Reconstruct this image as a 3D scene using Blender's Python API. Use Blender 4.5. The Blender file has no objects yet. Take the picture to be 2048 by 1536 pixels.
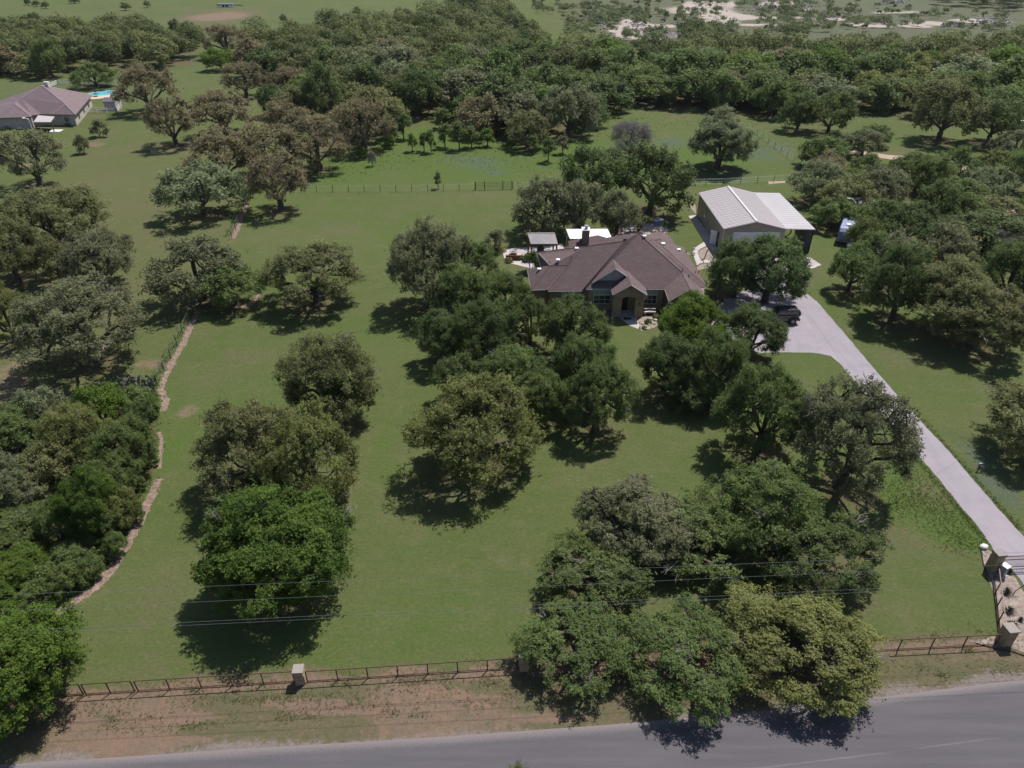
import bpy, math, random
import numpy as np
from mathutils import Vector, Matrix

random.seed(7)
RNG = np.random.default_rng(7)
SC = bpy.context.scene
COL = SC.collection
PI = math.pi
R = math.radians

# ------------------------------------------------------------------ camera
CAM_H, PITCH, FOCAL = 40.0, R(33.0), 1421.0     # metres above ground, tilt below the horizon, focal length
cam_d = bpy.data.cameras.new('camera')
cam = bpy.data.objects.new('camera', cam_d)
COL.objects.link(cam)
cam.location = (0, 0, CAM_H)
cam.rotation_euler = (PI/2 - PITCH, 0, 0)
cam_d.sensor_width = 36.0
cam_d.lens = 36.0*FOCAL/2048.0
cam_d.clip_start = 0.5
cam_d.clip_end = 9000.0
SC.camera = cam

# ------------------------------------------------------------------ sky, sun, exposure
SUN_EL, SUN_AZ = R(60.0), R(37.0)               # azimuth measured from +y towards +x
w = bpy.data.worlds.new('World')
SC.world = w
w.use_nodes = True
wn = w.node_tree.nodes
sky = wn.new('ShaderNodeTexSky')
sky.sky_type = 'NISHITA'
sky.sun_disc = False
sky.sun_elevation = SUN_EL
sky.sun_rotation = SUN_AZ
sky.dust_density = 1.0
wn['Background'].inputs['Strength'].default_value = 0.08
w.node_tree.links.new(sky.outputs['Color'], wn['Background'].inputs['Color'])
sl = bpy.data.lights.new('sun', 'SUN')
sl.energy = 4.5
sl.angle = R(0.53)
sl.color = (1.0, 0.955, 0.90)
so = bpy.data.objects.new('sun', sl)
COL.objects.link(so)
sv = Vector((math.sin(SUN_AZ)*math.cos(SUN_EL), math.cos(SUN_AZ)*math.cos(SUN_EL), math.sin(SUN_EL)))
so.rotation_euler = sv.to_track_quat('Z', 'Y').to_euler()
so.location = (0, 0, 120)
SC.view_settings.view_transform = 'Standard'
SC.view_settings.look = 'None'
SC.view_settings.gamma = 1.0
SC.view_settings.use_curve_mapping = False
SC.view_settings.exposure = 0.55
SC.render.engine = 'CYCLES'
SC.cycles.max_bounces = 6
SC.cycles.diffuse_bounces = 3
SC.cycles.transmission_bounces = 4
SC.cycles.transparent_max_bounces = 4

# ------------------------------------------------------------------ survey points
def W(px, py, z=0.0):
    """world point at height z seen in direction (px,py) of the 2048x1536 survey picture"""
    a = PITCH + math.atan((py-768.0)/FOCAL)
    a = max(a, R(0.8))
    d = (CAM_H-z)/math.tan(a)
    dep = d*math.cos(PITCH) + (CAM_H-z)*math.sin(PITCH)
    return Vector(((px-1024.0)/FOCAL*dep, d, z))

def Wd(px, py, d):
    """world point in direction (px,py) at ground distance d"""
    a = PITCH + math.atan((py-768.0)/FOCAL)
    z = CAM_H - d*math.tan(a)
    dep = d*math.cos(PITCH) + (CAM_H-z)*math.sin(PITCH)
    return Vector(((px-1024.0)/FOCAL*dep, d, z))

# ------------------------------------------------------------------ materials
def nd(nt, typ, **kw):
    n = nt.nodes.new(typ)
    for k, v in kw.items():
        if k.startswith('i_'):
            n.inputs[k[2:].replace('_', ' ')].default_value = v
        else:
            setattr(n, k, v)
    return n

def base_mat(name, rough=0.8, spec=0.3, metal=0.0):
    m = bpy.data.materials.new(name)
    m.use_nodes = True
    b = m.node_tree.nodes['Principled BSDF']
    b.inputs['Roughness'].default_value = rough
    b.inputs['Specular IOR Level'].default_value = spec
    b.inputs['Metallic'].default_value = metal
    return m, m.node_tree, b

def c4(c): return (c[0], c[1], c[2], 1.0)

def noise_fac(nt, scale, detail=4, rough=0.6, lo=0.35, hi=0.65, coord='Object', vec=None, dist=0.0):
    if vec is None:
        tc = nd(nt, 'ShaderNodeTexCoord'); vec = tc.outputs[coord]
    n = nd(nt, 'ShaderNodeTexNoise')
    n.inputs['Scale'].default_value = scale
    n.inputs['Detail'].default_value = detail
    n.inputs['Roughness'].default_value = rough
    n.inputs['Distortion'].default_value = dist
    nt.links.new(vec, n.inputs['Vector'])
    mr = nd(nt, 'ShaderNodeMapRange')
    mr.inputs['From Min'].default_value = lo
    mr.inputs['From Max'].default_value = hi
    nt.links.new(n.outputs['Fac'], mr.inputs['Value'])
    return mr.outputs['Result']

def mix(nt, fac, a, b, mode='MIX'):
    m = nd(nt, 'ShaderNodeMix', data_type='RGBA', blend_type=mode)
    for sock, val in ((m.inputs['Factor'], fac), (m.inputs[6], a), (m.inputs[7], b)):
        if hasattr(val, 'is_linked') or hasattr(val, 'links'):
            nt.links.new(val, sock)
        elif isinstance(val, (int, float)):
            sock.default_value = val
        else:
            sock.default_value = c4(val)
    return m.outputs[2]

def math_n(nt, op, a, b=None, clamp=False):
    m = nd(nt, 'ShaderNodeMath', operation=op, use_clamp=clamp)
    for i, v in enumerate((a, b)):
        if v is None: continue
        if isinstance(v, (int, float)): m.inputs[i].default_value = v
        else: nt.links.new(v, m.inputs[i])
    return m.outputs[0]

def bump(nt, bsdf, height, strength=0.4, dist=0.05):
    b = nd(nt, 'ShaderNodeBump')
    b.inputs['Strength'].default_value = strength
    b.inputs['Distance'].default_value = dist
    nt.links.new(height, b.inputs['Height'])
    nt.links.new(b.outputs['Normal'], bsdf.inputs['Normal'])

def mottled(name, a, b, scale=3.0, rough=0.8, spec=0.3, c=None, cscale=0.4, metal=0.0, bstr=0.0, coord='Object', detail=5):
    m, nt, bs = base_mat(name, rough, spec, metal)
    f = noise_fac(nt, scale, detail, 0.65, 0.3, 0.7, coord)
    col = mix(nt, f, a, b)
    if c is not None:
        g = noise_fac(nt, cscale, 4, 0.6, 0.45, 0.7, coord)
        col = mix(nt, g, col, c)
    nt.links.new(col, bs.inputs['Base Color'])
    if bstr: bump(nt, bs, f, bstr, 0.03)
    return m

MAT = {}
MAT['trim'] = mottled('light_trim', (0.50, 0.47, 0.46), (0.60, 0.57, 0.56), 2, 0.6)
MAT['fascia'] = mottled('pink_grey_trim', (0.34, 0.30, 0.31), (0.42, 0.38, 0.39), 2, 0.6)
MAT['stone_wall'] = mottled('tan_stone_wall', (0.24, 0.175, 0.12), (0.34, 0.265, 0.19), 1.2, 0.9, 0.2, (0.20, 0.15, 0.11), 0.5, bstr=0.3)
MAT['stone_block'] = mottled('tan_stone_block', (0.25, 0.18, 0.115), (0.40, 0.30, 0.19), 1.7, 0.9, 0.2, (0.31, 0.25, 0.195), 0.9, bstr=0.4)
MAT['brick_wall'] = mottled('dark_brick_wall', (0.15, 0.11, 0.085), (0.22, 0.165, 0.13), 3.5, 0.9, 0.2)
MAT['glass'] = mottled('window_glass', (0.015, 0.03, 0.035), (0.035, 0.06, 0.06), 0.6, 0.08, 0.9)
MAT['blind'] = mottled('pale_window_blind', (0.20, 0.27, 0.24), (0.28, 0.35, 0.31), 2, 0.5)
MAT['dark_door'] = mottled('dark_door', (0.012, 0.010, 0.012), (0.03, 0.022, 0.022), 2, 0.4)
MAT['barn_wall'] = mottled('tan_metal_wall', (0.30, 0.235, 0.185), (0.34, 0.275, 0.22), 0.7, 0.6, 0.4)
MAT['barn_trim'] = mottled('pinkish_metal_trim', (0.40, 0.34, 0.32), (0.48, 0.41, 0.39), 0.7, 0.5, 0.4)
MAT['barn_roof'] = mottled('mauve_metal_roof', (0.35, 0.315, 0.32), (0.39, 0.355, 0.36), 0.6, 0.55, 0.25, (0.37, 0.335, 0.34), 0.25, metal=0.0)
MAT['port_roof'] = mottled('pale_metal_roof', (0.42, 0.395, 0.40), (0.46, 0.435, 0.44), 0.6, 0.45, 0.4)
MAT['white_metal'] = mottled('white_metal_sheet', (0.60, 0.59, 0.60), (0.74, 0.73, 0.74), 0.8, 0.45, 0.4)
MAT['white_paint'] = mottled('white_paint', (0.66, 0.66, 0.67), (0.76, 0.76, 0.77), 1, 0.5)
MAT['grey_metal'] = mottled('grey_metal', (0.20, 0.20, 0.23), (0.27, 0.27, 0.30), 1, 0.4, 0.5)
MAT['rust_pipe'] = mottled('rusty_brown_pipe', (0.055, 0.024, 0.018), (0.10, 0.045, 0.032), 4, 0.8)
MAT['pale_pipe'] = mottled('faded_pink_pipe', (0.22, 0.15, 0.14), (0.30, 0.21, 0.19), 4, 0.7)
MAT['post_green'] = mottled('dark_green_post', (0.02, 0.03, 0.022), (0.035, 0.05, 0.035), 4, 0.7)
MAT['wire'] = mottled('galvanised_wire', (0.20, 0.20, 0.19), (0.28, 0.28, 0.27), 4, 0.5, 0.5)
MAT['cable'] = mottled('aluminium_cable', (0.15, 0.155, 0.15), (0.22, 0.225, 0.22), 2, 0.4, 0.5, metal=0.3)
MAT['concrete'] = mottled('pale_concrete', (0.34, 0.30, 0.30), (0.42, 0.38, 0.37), 1.2, 0.9, 0.2, (0.30, 0.27, 0.265), 0.35)
MAT['cap_stone'] = mottled('limestone_cap', (0.20, 0.175, 0.165), (0.28, 0.245, 0.23), 2.5, 0.9, 0.2, bstr=0.3)
MAT['timber'] = mottled('stained_timber', (0.10, 0.045, 0.02), (0.17, 0.075, 0.035), 3, 0.7)
MAT['black'] = mottled('black_rubber', (0.012, 0.012, 0.013), (0.025, 0.025, 0.027), 3, 0.7)
MAT['dark_paint'] = mottled('dark_vehicle_paint', (0.022, 0.022, 0.024), (0.035, 0.033, 0.034), 1.5, 0.25, 0.6)
MAT['bronze_paint'] = mottled('dusty_dark_paint', (0.065, 0.060, 0.060), (0.095, 0.086, 0.084), 1.5, 0.35, 0.5)
MAT['white_car'] = mottled('white_car_paint', (0.60, 0.61, 0.63), (0.7, 0.7, 0.72), 1.5, 0.25, 0.6)
MAT['red_paint'] = mottled('red_paint', (0.35, 0.05, 0.04), (0.45, 0.08, 0.06), 1.5, 0.4, 0.5)
MAT['blue_paint'] = mottled('blue_grey_cover', (0.10, 0.13, 0.24), (0.20, 0.23, 0.36), 2.5, 0.5, 0.5)
MAT['bark'] = mottled('grey_brown_bark', (0.055, 0.042, 0.036), (0.115, 0.095, 0.085), 3.0, 0.95, 0.1, bstr=0.5)
MAT['pale_bark'] = mottled('pale_grey_bark', (0.17, 0.145, 0.14), (0.28, 0.25, 0.24), 3.0, 0.95, 0.1)
MAT['rock'] = mottled('buff_rock', (0.34, 0.27, 0.23), (0.48, 0.40, 0.35), 2.0, 0.9, 0.2)
MAT['boulder'] = mottled('grey_limestone_rock', (0.24, 0.215, 0.205), (0.38, 0.34, 0.325), 0.8, 0.9, 0.2)
MAT['orange'] = mottled('orange_blossom', (0.45, 0.17, 0.06), (0.6, 0.27, 0.12), 6, 0.8)
MAT['pink'] = mottled('pink_blossom', (0.42, 0.22, 0.20), (0.6, 0.40, 0.38), 6, 0.8)
MAT['cushion'] = mottled('pale_cushion', (0.55, 0.50, 0.50), (0.68, 0.63, 0.63), 3, 0.9)
MAT['yucca'] = mottled('blue_green_yucca', (0.055, 0.075, 0.05), (0.10, 0.125, 0.085), 5, 0.6)
MAT['cactus'] = mottled('grey_green_cactus', (0.10, 0.12, 0.10), (0.17, 0.17, 0.16), 2, 0.7)
MAT['water'] = mottled('pool_water', (0.10, 0.42, 0.50), (0.16, 0.52, 0.60), 1.0, 0.08, 0.6)

def shingle_mat(name, a, b):
    m, nt, bs = base_mat(name, 0.95, 0.12)
    tc = nd(nt, 'ShaderNodeTexCoord')
    sx = nd(nt, 'ShaderNodeSeparateXYZ'); nt.links.new(tc.outputs['Object'], sx.inputs[0])
    f = noise_fac(nt, 0.9, 3, 0.5, 0.3, 0.7)
    col = mix(nt, f, a, b)
    # individual shingle tone: stretched cells along the courses (courses follow height)
    mp = nd(nt, 'ShaderNodeMapping'); mp.inputs['Scale'].default_value = (1.1, 1.1, 6.5)
    nt.links.new(tc.outputs['Object'], mp.inputs[0])
    v = nd(nt, 'ShaderNodeTexVoronoi'); v.inputs['Scale'].default_value = 2.2
    nt.links.new(mp.outputs[0], v.inputs['Vector'])
    vs = nd(nt, 'ShaderNodeSeparateColor'); nt.links.new(v.outputs['Color'], vs.inputs[0])
    col = mix(nt, math_n(nt, 'MULTIPLY', vs.outputs[0], 0.55), col, tuple(x*0.70 for x in a))
    z = math_n(nt, 'FRACT', math_n(nt, 'MULTIPLY', sx.outputs['Z'], 6.0))
    ln = math_n(nt, 'LESS_THAN', z, 0.22)
    col = mix(nt, math_n(nt, 'MULTIPLY', ln, 0.35), col, tuple(x*0.6 for x in a))
    nt.links.new(col, bs.inputs['Base Color'])
    return m
MAT['shingle'] = shingle_mat('brown_asphalt_shingles', (0.120, 0.087, 0.087), (0.148, 0.109, 0.107))
MAT['shingle2'] = shingle_mat('mauve_asphalt_shingles', (0.165, 0.125, 0.135), (0.195, 0.148, 0.155))

# ------------------------------------------------------------------ mesh helpers
class MB:
    def __init__(s): s.v, s.f = [], []
    def poly(s, pts):
        n = len(s.v); s.v += [tuple(p) for p in pts]; s.f.append(tuple(range(n, n+len(pts)))); return s
    def prism(s, pts, z0, z1):
        """vertical prism on a plan outline (anticlockwise)"""
        n = len(s.v); k = len(pts)
        s.v += [(p[0], p[1], z0) for p in pts] + [(p[0], p[1], z1) for p in pts]
        s.f.append(tuple(range(n+k-1, n-1, -1))); s.f.append(tuple(range(n+k, n+2*k)))
        for i in range(k):
            j = (i+1) % k
            s.f.append((n+i, n+j, n+k+j, n+k+i))
        return s
    def box(s, c, d, rz=0.0):
        hx, hy, hz = d[0]/2, d[1]/2, d[2]/2
        ca, sa = math.cos(rz), math.sin(rz)
        n = len(s.v)
        for z in (-hz, hz):
            for x, y in ((-hx, -hy), (hx, -hy), (hx, hy), (-hx, hy)):
                s.v.append((c[0]+x*ca-y*sa, c[1]+x*sa+y*ca, c[2]+z))
        s.f += [(n+3, n+2, n+1, n), (n+4, n+5, n+6, n+7)]
        for i in range(4):
            j = (i+1) % 4
            s.f.append((n+i, n+j, n+4+j, n+4+i))
        return s
    def slab(s, pts, t):
        """thick sheet: polygon pts (3D), extruded t downwards"""
        n = len(s.v); k = len(pts)
        s.v += [tuple(p) for p in pts] + [(p[0], p[1], p[2]-t) for p in pts]
        s.f.append(tuple(range(n, n+k))); s.f.append(tuple(range(n+2*k-1, n+k-1, -1)))
        for i in range(k):
            j = (i+1) % k
            s.f.append((n+i, n+k+i, n+k+j, n+j))
        return s
    def tube(s, pts, r, k=6, cap=True):
        pts = [Vector(p) for p in pts]
        rs = r if isinstance(r, (list, tuple)) else [r]*len(pts)
        n0 = len(s.v)
        for i, p in enumerate(pts):
            t = (pts[min(i+1, len(pts)-1)] - pts[max(i-1, 0)]).normalized()
            a = t.cross(Vector((0, 0, 1)))
            if a.length < 1e-3: a = Vector((1, 0, 0))
            a.normalize(); b = a.cross(t)
            for q in range(k):
                an = 2*PI*q/k
                s.v.append(tuple(p + a*math.cos(an)*rs[i] + b*math.sin(an)*rs[i]))
        for i in range(len(pts)-1):
            for q in range(k):
                u = (q+1) % k
                s.f.append((n0+i*k+q, n0+i*k+u, n0+(i+1)*k+u, n0+(i+1)*k+q))
        if cap:
            s.f.append(tuple(n0+q for q in range(k-1, -1, -1)))
            e = n0+(len(pts)-1)*k
            s.f.append(tuple(e+q for q in range(k)))
        return s
    def disc(s, c, r, axis, t, k=16):
        a = Vector(axis).normalized()
        return s.tube([Vector(c)-a*t/2, Vector(c)+a*t/2], r, k)
    def ball(s, c, r, ku=8, kv=6, jit=0.0, rnd=random):
        n = len(s.v)
        rr = r if isinstance(r, (list, tuple)) else (r, r, r)
        s.v.append((c[0], c[1], c[2]+rr[2]))
        for i in range(1, kv):
            th = PI*i/kv
            for j in range(ku):
                ph = 2*PI*j/ku
                q = 1+rnd.uniform(-jit, jit)
                s.v.append((c[0]+rr[0]*q*math.sin(th)*math.cos(ph), c[1]+rr[1]*q*math.sin(th)*math.sin(ph), c[2]+rr[2]*q*math.cos(th)))
        s.v.append((c[0], c[1], c[2]-rr[2]))
        e = len(s.v)-1
        for j in range(ku):
            s.f.append((n, n+1+j, n+1+(j+1) % ku))
            s.f.append((e, e-ku+(j+1) % ku, e-ku+j))
        for i in range(kv-2):
            for j in range(ku):
                a = n+1+i*ku+j; b = n+1+i*ku+(j+1) % ku
                s.f.append((a, a+ku, b+ku, b))
        return s
    def build(s, name, mat, parent=None, smooth=False, bevel=0.0, local=False):
        me = bpy.data.meshes.new(name)
        me.from_pydata(s.v, [], s.f)
        me.validate()
        me.materials.append(mat)
        if smooth:
            me.polygons.foreach_set('use_smooth', [True]*len(me.polygons))
        o = bpy.data.objects.new(name, me)
        COL.objects.link(o)
        if parent is not None:
            o.parent = parent
            if not local: o.location = (-parent.location[0], -parent.location[1], -parent.location[2])
        if bevel:
            b = o.modifiers.new('bevel', 'BEVEL'); b.width = bevel; b.segments = 2; b.limit_method = 'ANGLE'
        return o

def sub(o, parent):
    """parent o (built in world space) under a part that itself sits in world space below its thing"""
    o.parent = parent
    o.location = (0, 0, 0)
    return o

def tag(o, label=None, cat=None, group=None, kind=None):
    if label: o['label'] = label
    if cat: o['category'] = cat
    if group: o['group'] = group
    if kind: o['kind'] = kind
    return o

def empty(name, loc, label=None, cat=None, group=None):
    o = bpy.data.objects.new(name, None)
    COL.objects.link(o)
    o.location = loc
    o.empty_display_size = 0.5
    tag(o, label, cat, group)
    return o

def copy_tree(o, parent=None):
    c = o.copy(); COL.objects.link(c); c.parent = parent
    for ch in [x for x in bpy.data.objects if x.parent == o]:
        copy_tree(ch, c)
    return c

def np_mesh(name, V, loops, starts, totals, mat, attr=None, smooth=False):
    me = bpy.data.meshes.new(name)
    me.vertices.add(len(V)); me.vertices.foreach_set('co', np.asarray(V, dtype=np.float32).ravel())
    me.loops.add(len(loops)); me.loops.foreach_set('vertex_index', np.asarray(loops, dtype=np.int32))
    me.polygons.add(len(starts))
    me.polygons.foreach_set('loop_start', np.asarray(starts, dtype=np.int32))
    me.polygons.foreach_set('loop_total', np.asarray(totals, dtype=np.int32))
    if smooth: me.polygons.foreach_set('use_smooth', np.ones(len(starts), dtype=bool))
    me.update(calc_edges=True)
    if attr is not None:
        a = me.attributes.new('v', 'FLOAT', 'FACE')
        a.data.foreach_set('value', np.asarray(attr, dtype=np.float32))
    me.materials.append(mat)
    return me

def poly_in(P, X, Y):
    """vectorised point in polygon"""
    ins = np.zeros(X.shape, bool)
    n = len(P); j = n-1
    for i in range(n):
        xi, yi = P[i][0], P[i][1]; xj, yj = P[j][0], P[j][1]
        c = ((yi > Y) != (yj > Y)) & (X < (xj-xi)*(Y-yi)/((yj-yi) or 1e-9)+xi)
        ins ^= c; j = i
    return ins

def line_dist(P, X, Y):
    d = np.full(X.shape, 1e9)
    for a, b in zip(P[:-1], P[1:]):
        ax, ay, bx, by = a[0], a[1], b[0], b[1]
        l2 = (bx-ax)**2+(by-ay)**2 or 1e-9
        t = np.clip(((X-ax)*(bx-ax)+(Y-ay)*(by-ay))/l2, 0, 1)
        d = np.minimum(d, np.hypot(X-ax-t*(bx-ax), Y-ay-t*(by-ay)))
    return d

def vnoise(X, Y, s, seed=0):
    """cheap smooth value noise, 0..1"""
    r = np.random.default_rng(seed).random((64, 64))
    x = X/s; y = Y/s
    xi = np.floor(x).astype(int); yi = np.floor(y).astype(int)
    fx = x-xi; fy = y-yi
    fx = fx*fx*(3-2*fx); fy = fy*fy*(3-2*fy)
    g = lambda a, b: r[a % 64, b % 64]
    return (g(xi, yi)*(1-fx)+g(xi+1, yi)*fx)*(1-fy)+(g(xi, yi+1)*(1-fx)+g(xi+1, yi+1)*fx)*fy

# ================================================================== THE GROUND
def Pw(pts): return [W(x, y)[:2] for x, y in pts]

road_n = [W(x, y) for x, y in ((-900, 1590), (-300, 1550), (0, 1530), (500, 1497), (850, 1476), (1200, 1451), (1500, 1425), (1700, 1402), (1900, 1377), (2048, 1359), (2400, 1310), (3100, 1215))]
drive_poly = [(1468, 512), (1562, 505), (1600, 513), (1610, 560), (1607, 582), (1634, 603), (1671, 646), (1705, 686), (1741, 729), (1775, 768), (1810, 810),
              (1854, 856), (1898, 902), (1948, 961), (1998, 1020), (2048, 1074), (2120, 1160), (2240, 1330), (2200, 1345), (2120, 1262), (2048, 1170), (2023, 1137),
              (1989, 1101), (1973, 1078), (1946, 1041), (1927, 1020), (1898, 983), (1852, 928), (1819, 892), (1760, 824), (1699, 751), (1685, 732),
              (1661, 712), (1640, 707), (1618, 705), (1575, 705), (1500, 706), (1440, 690), (1420, 640), (1450, 600), (1500, 575), (1500, 545), (1460, 530)]
mulch_lines = [([(492, 402), (486, 428), (476, 455), (464, 478)], 0.42),
               ([(520, 588), (500, 611), (450, 618), (397, 622), (385, 645), (366, 688), (345, 725), (327, 763), (322, 780), (333, 800), (327, 822)], 0.40),
               ([(319, 864), (323, 885), (319, 937)], 0.20),
               ([(318, 958), (298, 1000), (276, 1050), (250, 1095), (222, 1140), (190, 1175), (150, 1205), (98, 1232)], 0.42)]
verge_line = Pw([(-400, 1440), (105, 1400), (602, 1368), (1040, 1342), (1500, 1316), (1985, 1292), (2500, 1255)])

# grid: fine near the camera, coarser with distance
def axis_y():
    y, out, st = 14.0, [], 0.30
    while y < 4200:
        out.append(y); st = max(0.28, (y-10)*0.0098); 
        if y > 420: st = (y-360)*0.35
        y += st
    return np.array(out)
gy = axis_y()
NX = 380
u = np.linspace(-1, 1, NX)
u = np.sign(u)*(np.abs(u)*0.75+0.25*np.abs(u)**3)
GX = np.outer(26+gy*0.95, u) ; GY = np.repeat(gy[:, None], NX, 1)
GX[:, 0] = np.minimum(GX[:, 0], -1200) ; GX[:, -1] = np.maximum(GX[:, -1], 1200)
GY[0, :] = -900

def soft(dist, width):             # 1 inside, fades over width
    return np.clip(0.5 - dist/width, 0, 1)
def spot(px, py, rx, ry, X=None, Y=None, edge=0.45):
    c = W(px, py)
    X = GX if X is None else X; Y = GY if Y is None else Y
    q = np.hypot((X-c.x)/rx, (Y-c.y)/ry)
    return np.clip((1-q)/edge, 0, 1)

NZ1 = vnoise(GX+500, GY, 9, 1); NZ2 = vnoise(GX+500, GY, 3.1, 2); NZ3 = vnoise(GX+500, GY, 28, 3)
bare = np.zeros_like(GX); lush = np.zeros_like(GX); dry = np.zeros_like(GX); gravel = np.zeros_like(GX)
rock = np.zeros_like(GX); stripe = np.zeros_like(GX); litter = np.zeros_like(GX); flower = np.zeros_like(GX)

# roadside verge: from the fence line to the road and beyond the road
vl = np.interp(GX, [p[0] for p in verge_line], [p[1] for p in verge_line])
rl = np.interp(GX, [p.x for p in road_n], [p.y for p in road_n])
inverge = soft(GY-vl-0.9-(NZ2-.5)*1.2, 0.9)
dry = np.maximum(dry, inverge*0.9)
bare = np.maximum(bare, inverge*np.clip((NZ1-0.48)*3.2, 0, 1)*0.7)
bare = np.maximum(bare, soft(np.abs(GY-vl-0.15)-0.45-(NZ2-.5)*0.6, 0.6)*0.7)
gravel = np.maximum(gravel, soft(np.abs(GY-rl)-0.35-(NZ2-.5)*1.1, 1.0)*0.8)
gravel = np.maximum(gravel, soft(np.abs(GY-rl+6.2)-0.6-(NZ2-.5)*0.9, 0.8))
for a in ((500, 1455, 4.6, 1.25), (440, 1462, 2.6, .9), (560, 1440, 2.4, .6), (640, 1425, 3, .35), (960, 1368, 4.0, .35), (980, 1378, 1.8, .3), (230, 1440, 2.2, .5), (1850, 1345, 5, .7), (1980, 1335, 4, .6), (1130, 1400, 2.0, .5)):
    s_ = spot(*a); lush = np.maximum(lush, s_*0.85); bare *= (1-0.75*s_)
for a in ((170, 1445, 3.4, .5), (330, 1435, 4.5, .55), (300, 1480, 5, .5), (700, 1420, 6, .5), (250, 1500, 3, .4), (620, 1405, 4, .35), (1090, 1435, 4, .35)):
    bare = np.maximum(bare, spot(*a)*0.95)
# lawn
for a in ((0, 770, 3.8, 8), (150, 700, 2, 3), (35, 815, 3, 6), (310, 728, 3.4, 1.5), (375, 822, 1.5, 1.7), (413, 845, 0.8, 1.2), (60, 330, 4, 3), (180, 290, 5, 3)):
    bare = np.maximum(bare, spot(*a)*0.60)
for a in ((770, 880, 2.6, 9), (770, 940, 3, 4), (1620, 640, 2, 3), (1215, 690, 3, 4), (640, 560, 8, 8), (620, 410, 22, 5), (450, 600, 8, 4)):
    lush = np.maximum(lush, spot(*a, edge=0.9)*0.55)
lush = np.maximum(lush, poly_in(Pw([(1765, 960), (1760, 1000), (1790, 1045), (1850, 1072), (1905, 1092), (1955, 1105), (1990, 1100), (1972, 1075), (1925, 1018), (1850, 925), (1810, 900)]), GX, GY)*1.0)
lush = np.maximum(lush, spot(345, 900, 1.7, 3.6)*0.8)
meadow = poly_in(Pw([(600, 384), (700, 383), (1100, 377), (1400, 372), (1560, 362), (1600, 335), (1510, 262), (1180, 225), (900, 225), (800, 260), (620, 330)]), GX, GY)*1.0
lush = np.maximum(lush, meadow*(0.20+0.65*NZ3*NZ1*1.6))
for a in ((960, 325, 10, 10), (930, 318, 9, 6), (1530, 300, 12, 17), (1440, 350, 12, 9), (1340, 285, 8, 9), (1240, 300, 5, 8), (665, 447, 5.2, 4.2), (780, 525, 2.5, 4), (1960, 920, 3.0, 8), (1990, 965, 2.4, 6), (990, 345, 4, 3), (1080, 1045, 1.6, 1.2), (965, 1268, 1.1, 0.7)):
    flower = np.maximum(flower, spot(*a, edge=1.0)*(0.35 if a[1] > 400 and a[0] < 1900 else 0.9)*(0.45+0.9*NZ2))
NZ4 = vnoise(GX+900, GY+40, 14, 11); NZ5 = vnoise(GX+300, GY+10, 5.5, 12)
lawn = soft(-(GY-vl-1.0), 1.0)*(1-meadow)
lush = np.maximum(lush, lawn*np.clip((NZ4-0.45)*2.2, 0, 1)*0.38)
dry = np.maximum(dry, lawn*np.clip((NZ5-0.58)*2.6, 0, 1)*0.50)
dry = np.maximum(dry, lawn*np.clip((NZ1-0.70)*3, 0, 1)*0.5)
# mown stripes on the neighbour's lawn
inleft = poly_in(Pw([(60, 330), (330, 270), (470, 300), (480, 420), (395, 620), (300, 740), (0, 900), (-300, 700)]), GX, GY)
stripe = inleft*1.0
dry = np.maximum(dry, inleft*(0.15+0.35*NZ1))
# pasture beyond
past = soft(-(GY-215-(GX+60)*0.18-(NZ3-.5)*30), 20)*soft(GX-(-22+0*GY), 20)
flower = np.maximum(flower, past*(0.12+0.30*NZ1))
bare = np.maximum(bare, spot(438, 33, 19, 26, edge=0.5)*0.9)
dry = np.maximum(dry, spot(438, 33, 32, 45, edge=0.5)*0.7)
for a in ((250, 27, 30, 6), (215, 12, 40, 7), (470, 18, 40, 8), (640, 60, 30, 8)):
    dry = np.maximum(dry, spot(*a, edge=0.9)*0.5)
# quarry ground at the top right
flower = np.where(GY > 430, flower*0.6, flower)
q = soft(-(GY-285-(NZ3-.5)*50), 25)*soft(-(GX-28-(NZ3-.5)*20), 25)
dry = np.maximum(dry, q*(0.45+0.3*NZ1)); flower = np.maximum(flower, q*0.55)
for a in ((1275, 50, 9, 30), (1250, 62, 9, 18), (1400, 22, 32, 18), (1450, 33, 20, 22), (1440, 44, 12, 12), (1420, 8, 20, 12), (1570, 12, 18, 25), (1540, 35, 24, 6), (1520, 50, 14, 6), (1300, 52, 25, 9), (1660, 38, 12, 9),
          (1790, 25, 20, 7), (1850, 46, 14, 10), (1830, 52, 9, 9), (1960, 42, 18, 12), (1900, 50, 10, 5), (1740, 50, 12, 12), (1260, 72, 8, 12), (1340, 76, 14, 10), (1610, 48, 12, 5), (1330, 5, 30, 8)):
    s_ = spot(*a, edge=0.5)
    rock = np.maximum(rock, np.clip(s_*1.5, 0, 1)*(0.65+0.45*NZ2))
# ground under the woods
wood_polys = [[(470, 110), (750, 70), (860, 45), (1010, 20), (1045, 70), (1120, 128), (1230, 128), (1330, 118), (1400, 104), (1560, 112), (1700, 122), (1850, 118), (2060, 104), (2060, 260),
               (1900, 235), (1700, 225), (1560, 232), (1500, 238), (1400, 222), (1190, 222), (1190, 280), (1000, 288), (880, 250), (800, 262), (700, 285), (620, 330), (560, 210), (500, 150)],
              [(-60, 75), (300, 78), (395, 95), (385, 135), (-60, 160)],
              [(1620, 345), (1700, 330), (2080, 330), (2080, 580), (1900, 575), (1730, 545), (1670, 480), (1630, 420)],
              [(-60, 830), (90, 800), (250, 775), (318, 800), (312, 930), (250, 1060), (150, 1170), (-60, 1200)]]
for wp in wood_polys:
    litter = np.maximum(litter, poly_in(Pw(wp), GX, GY)*(0.35+0.45*NZ1))

# EOF_GROUND_MASKS (tree litter is added once the trees are placed)

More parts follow.
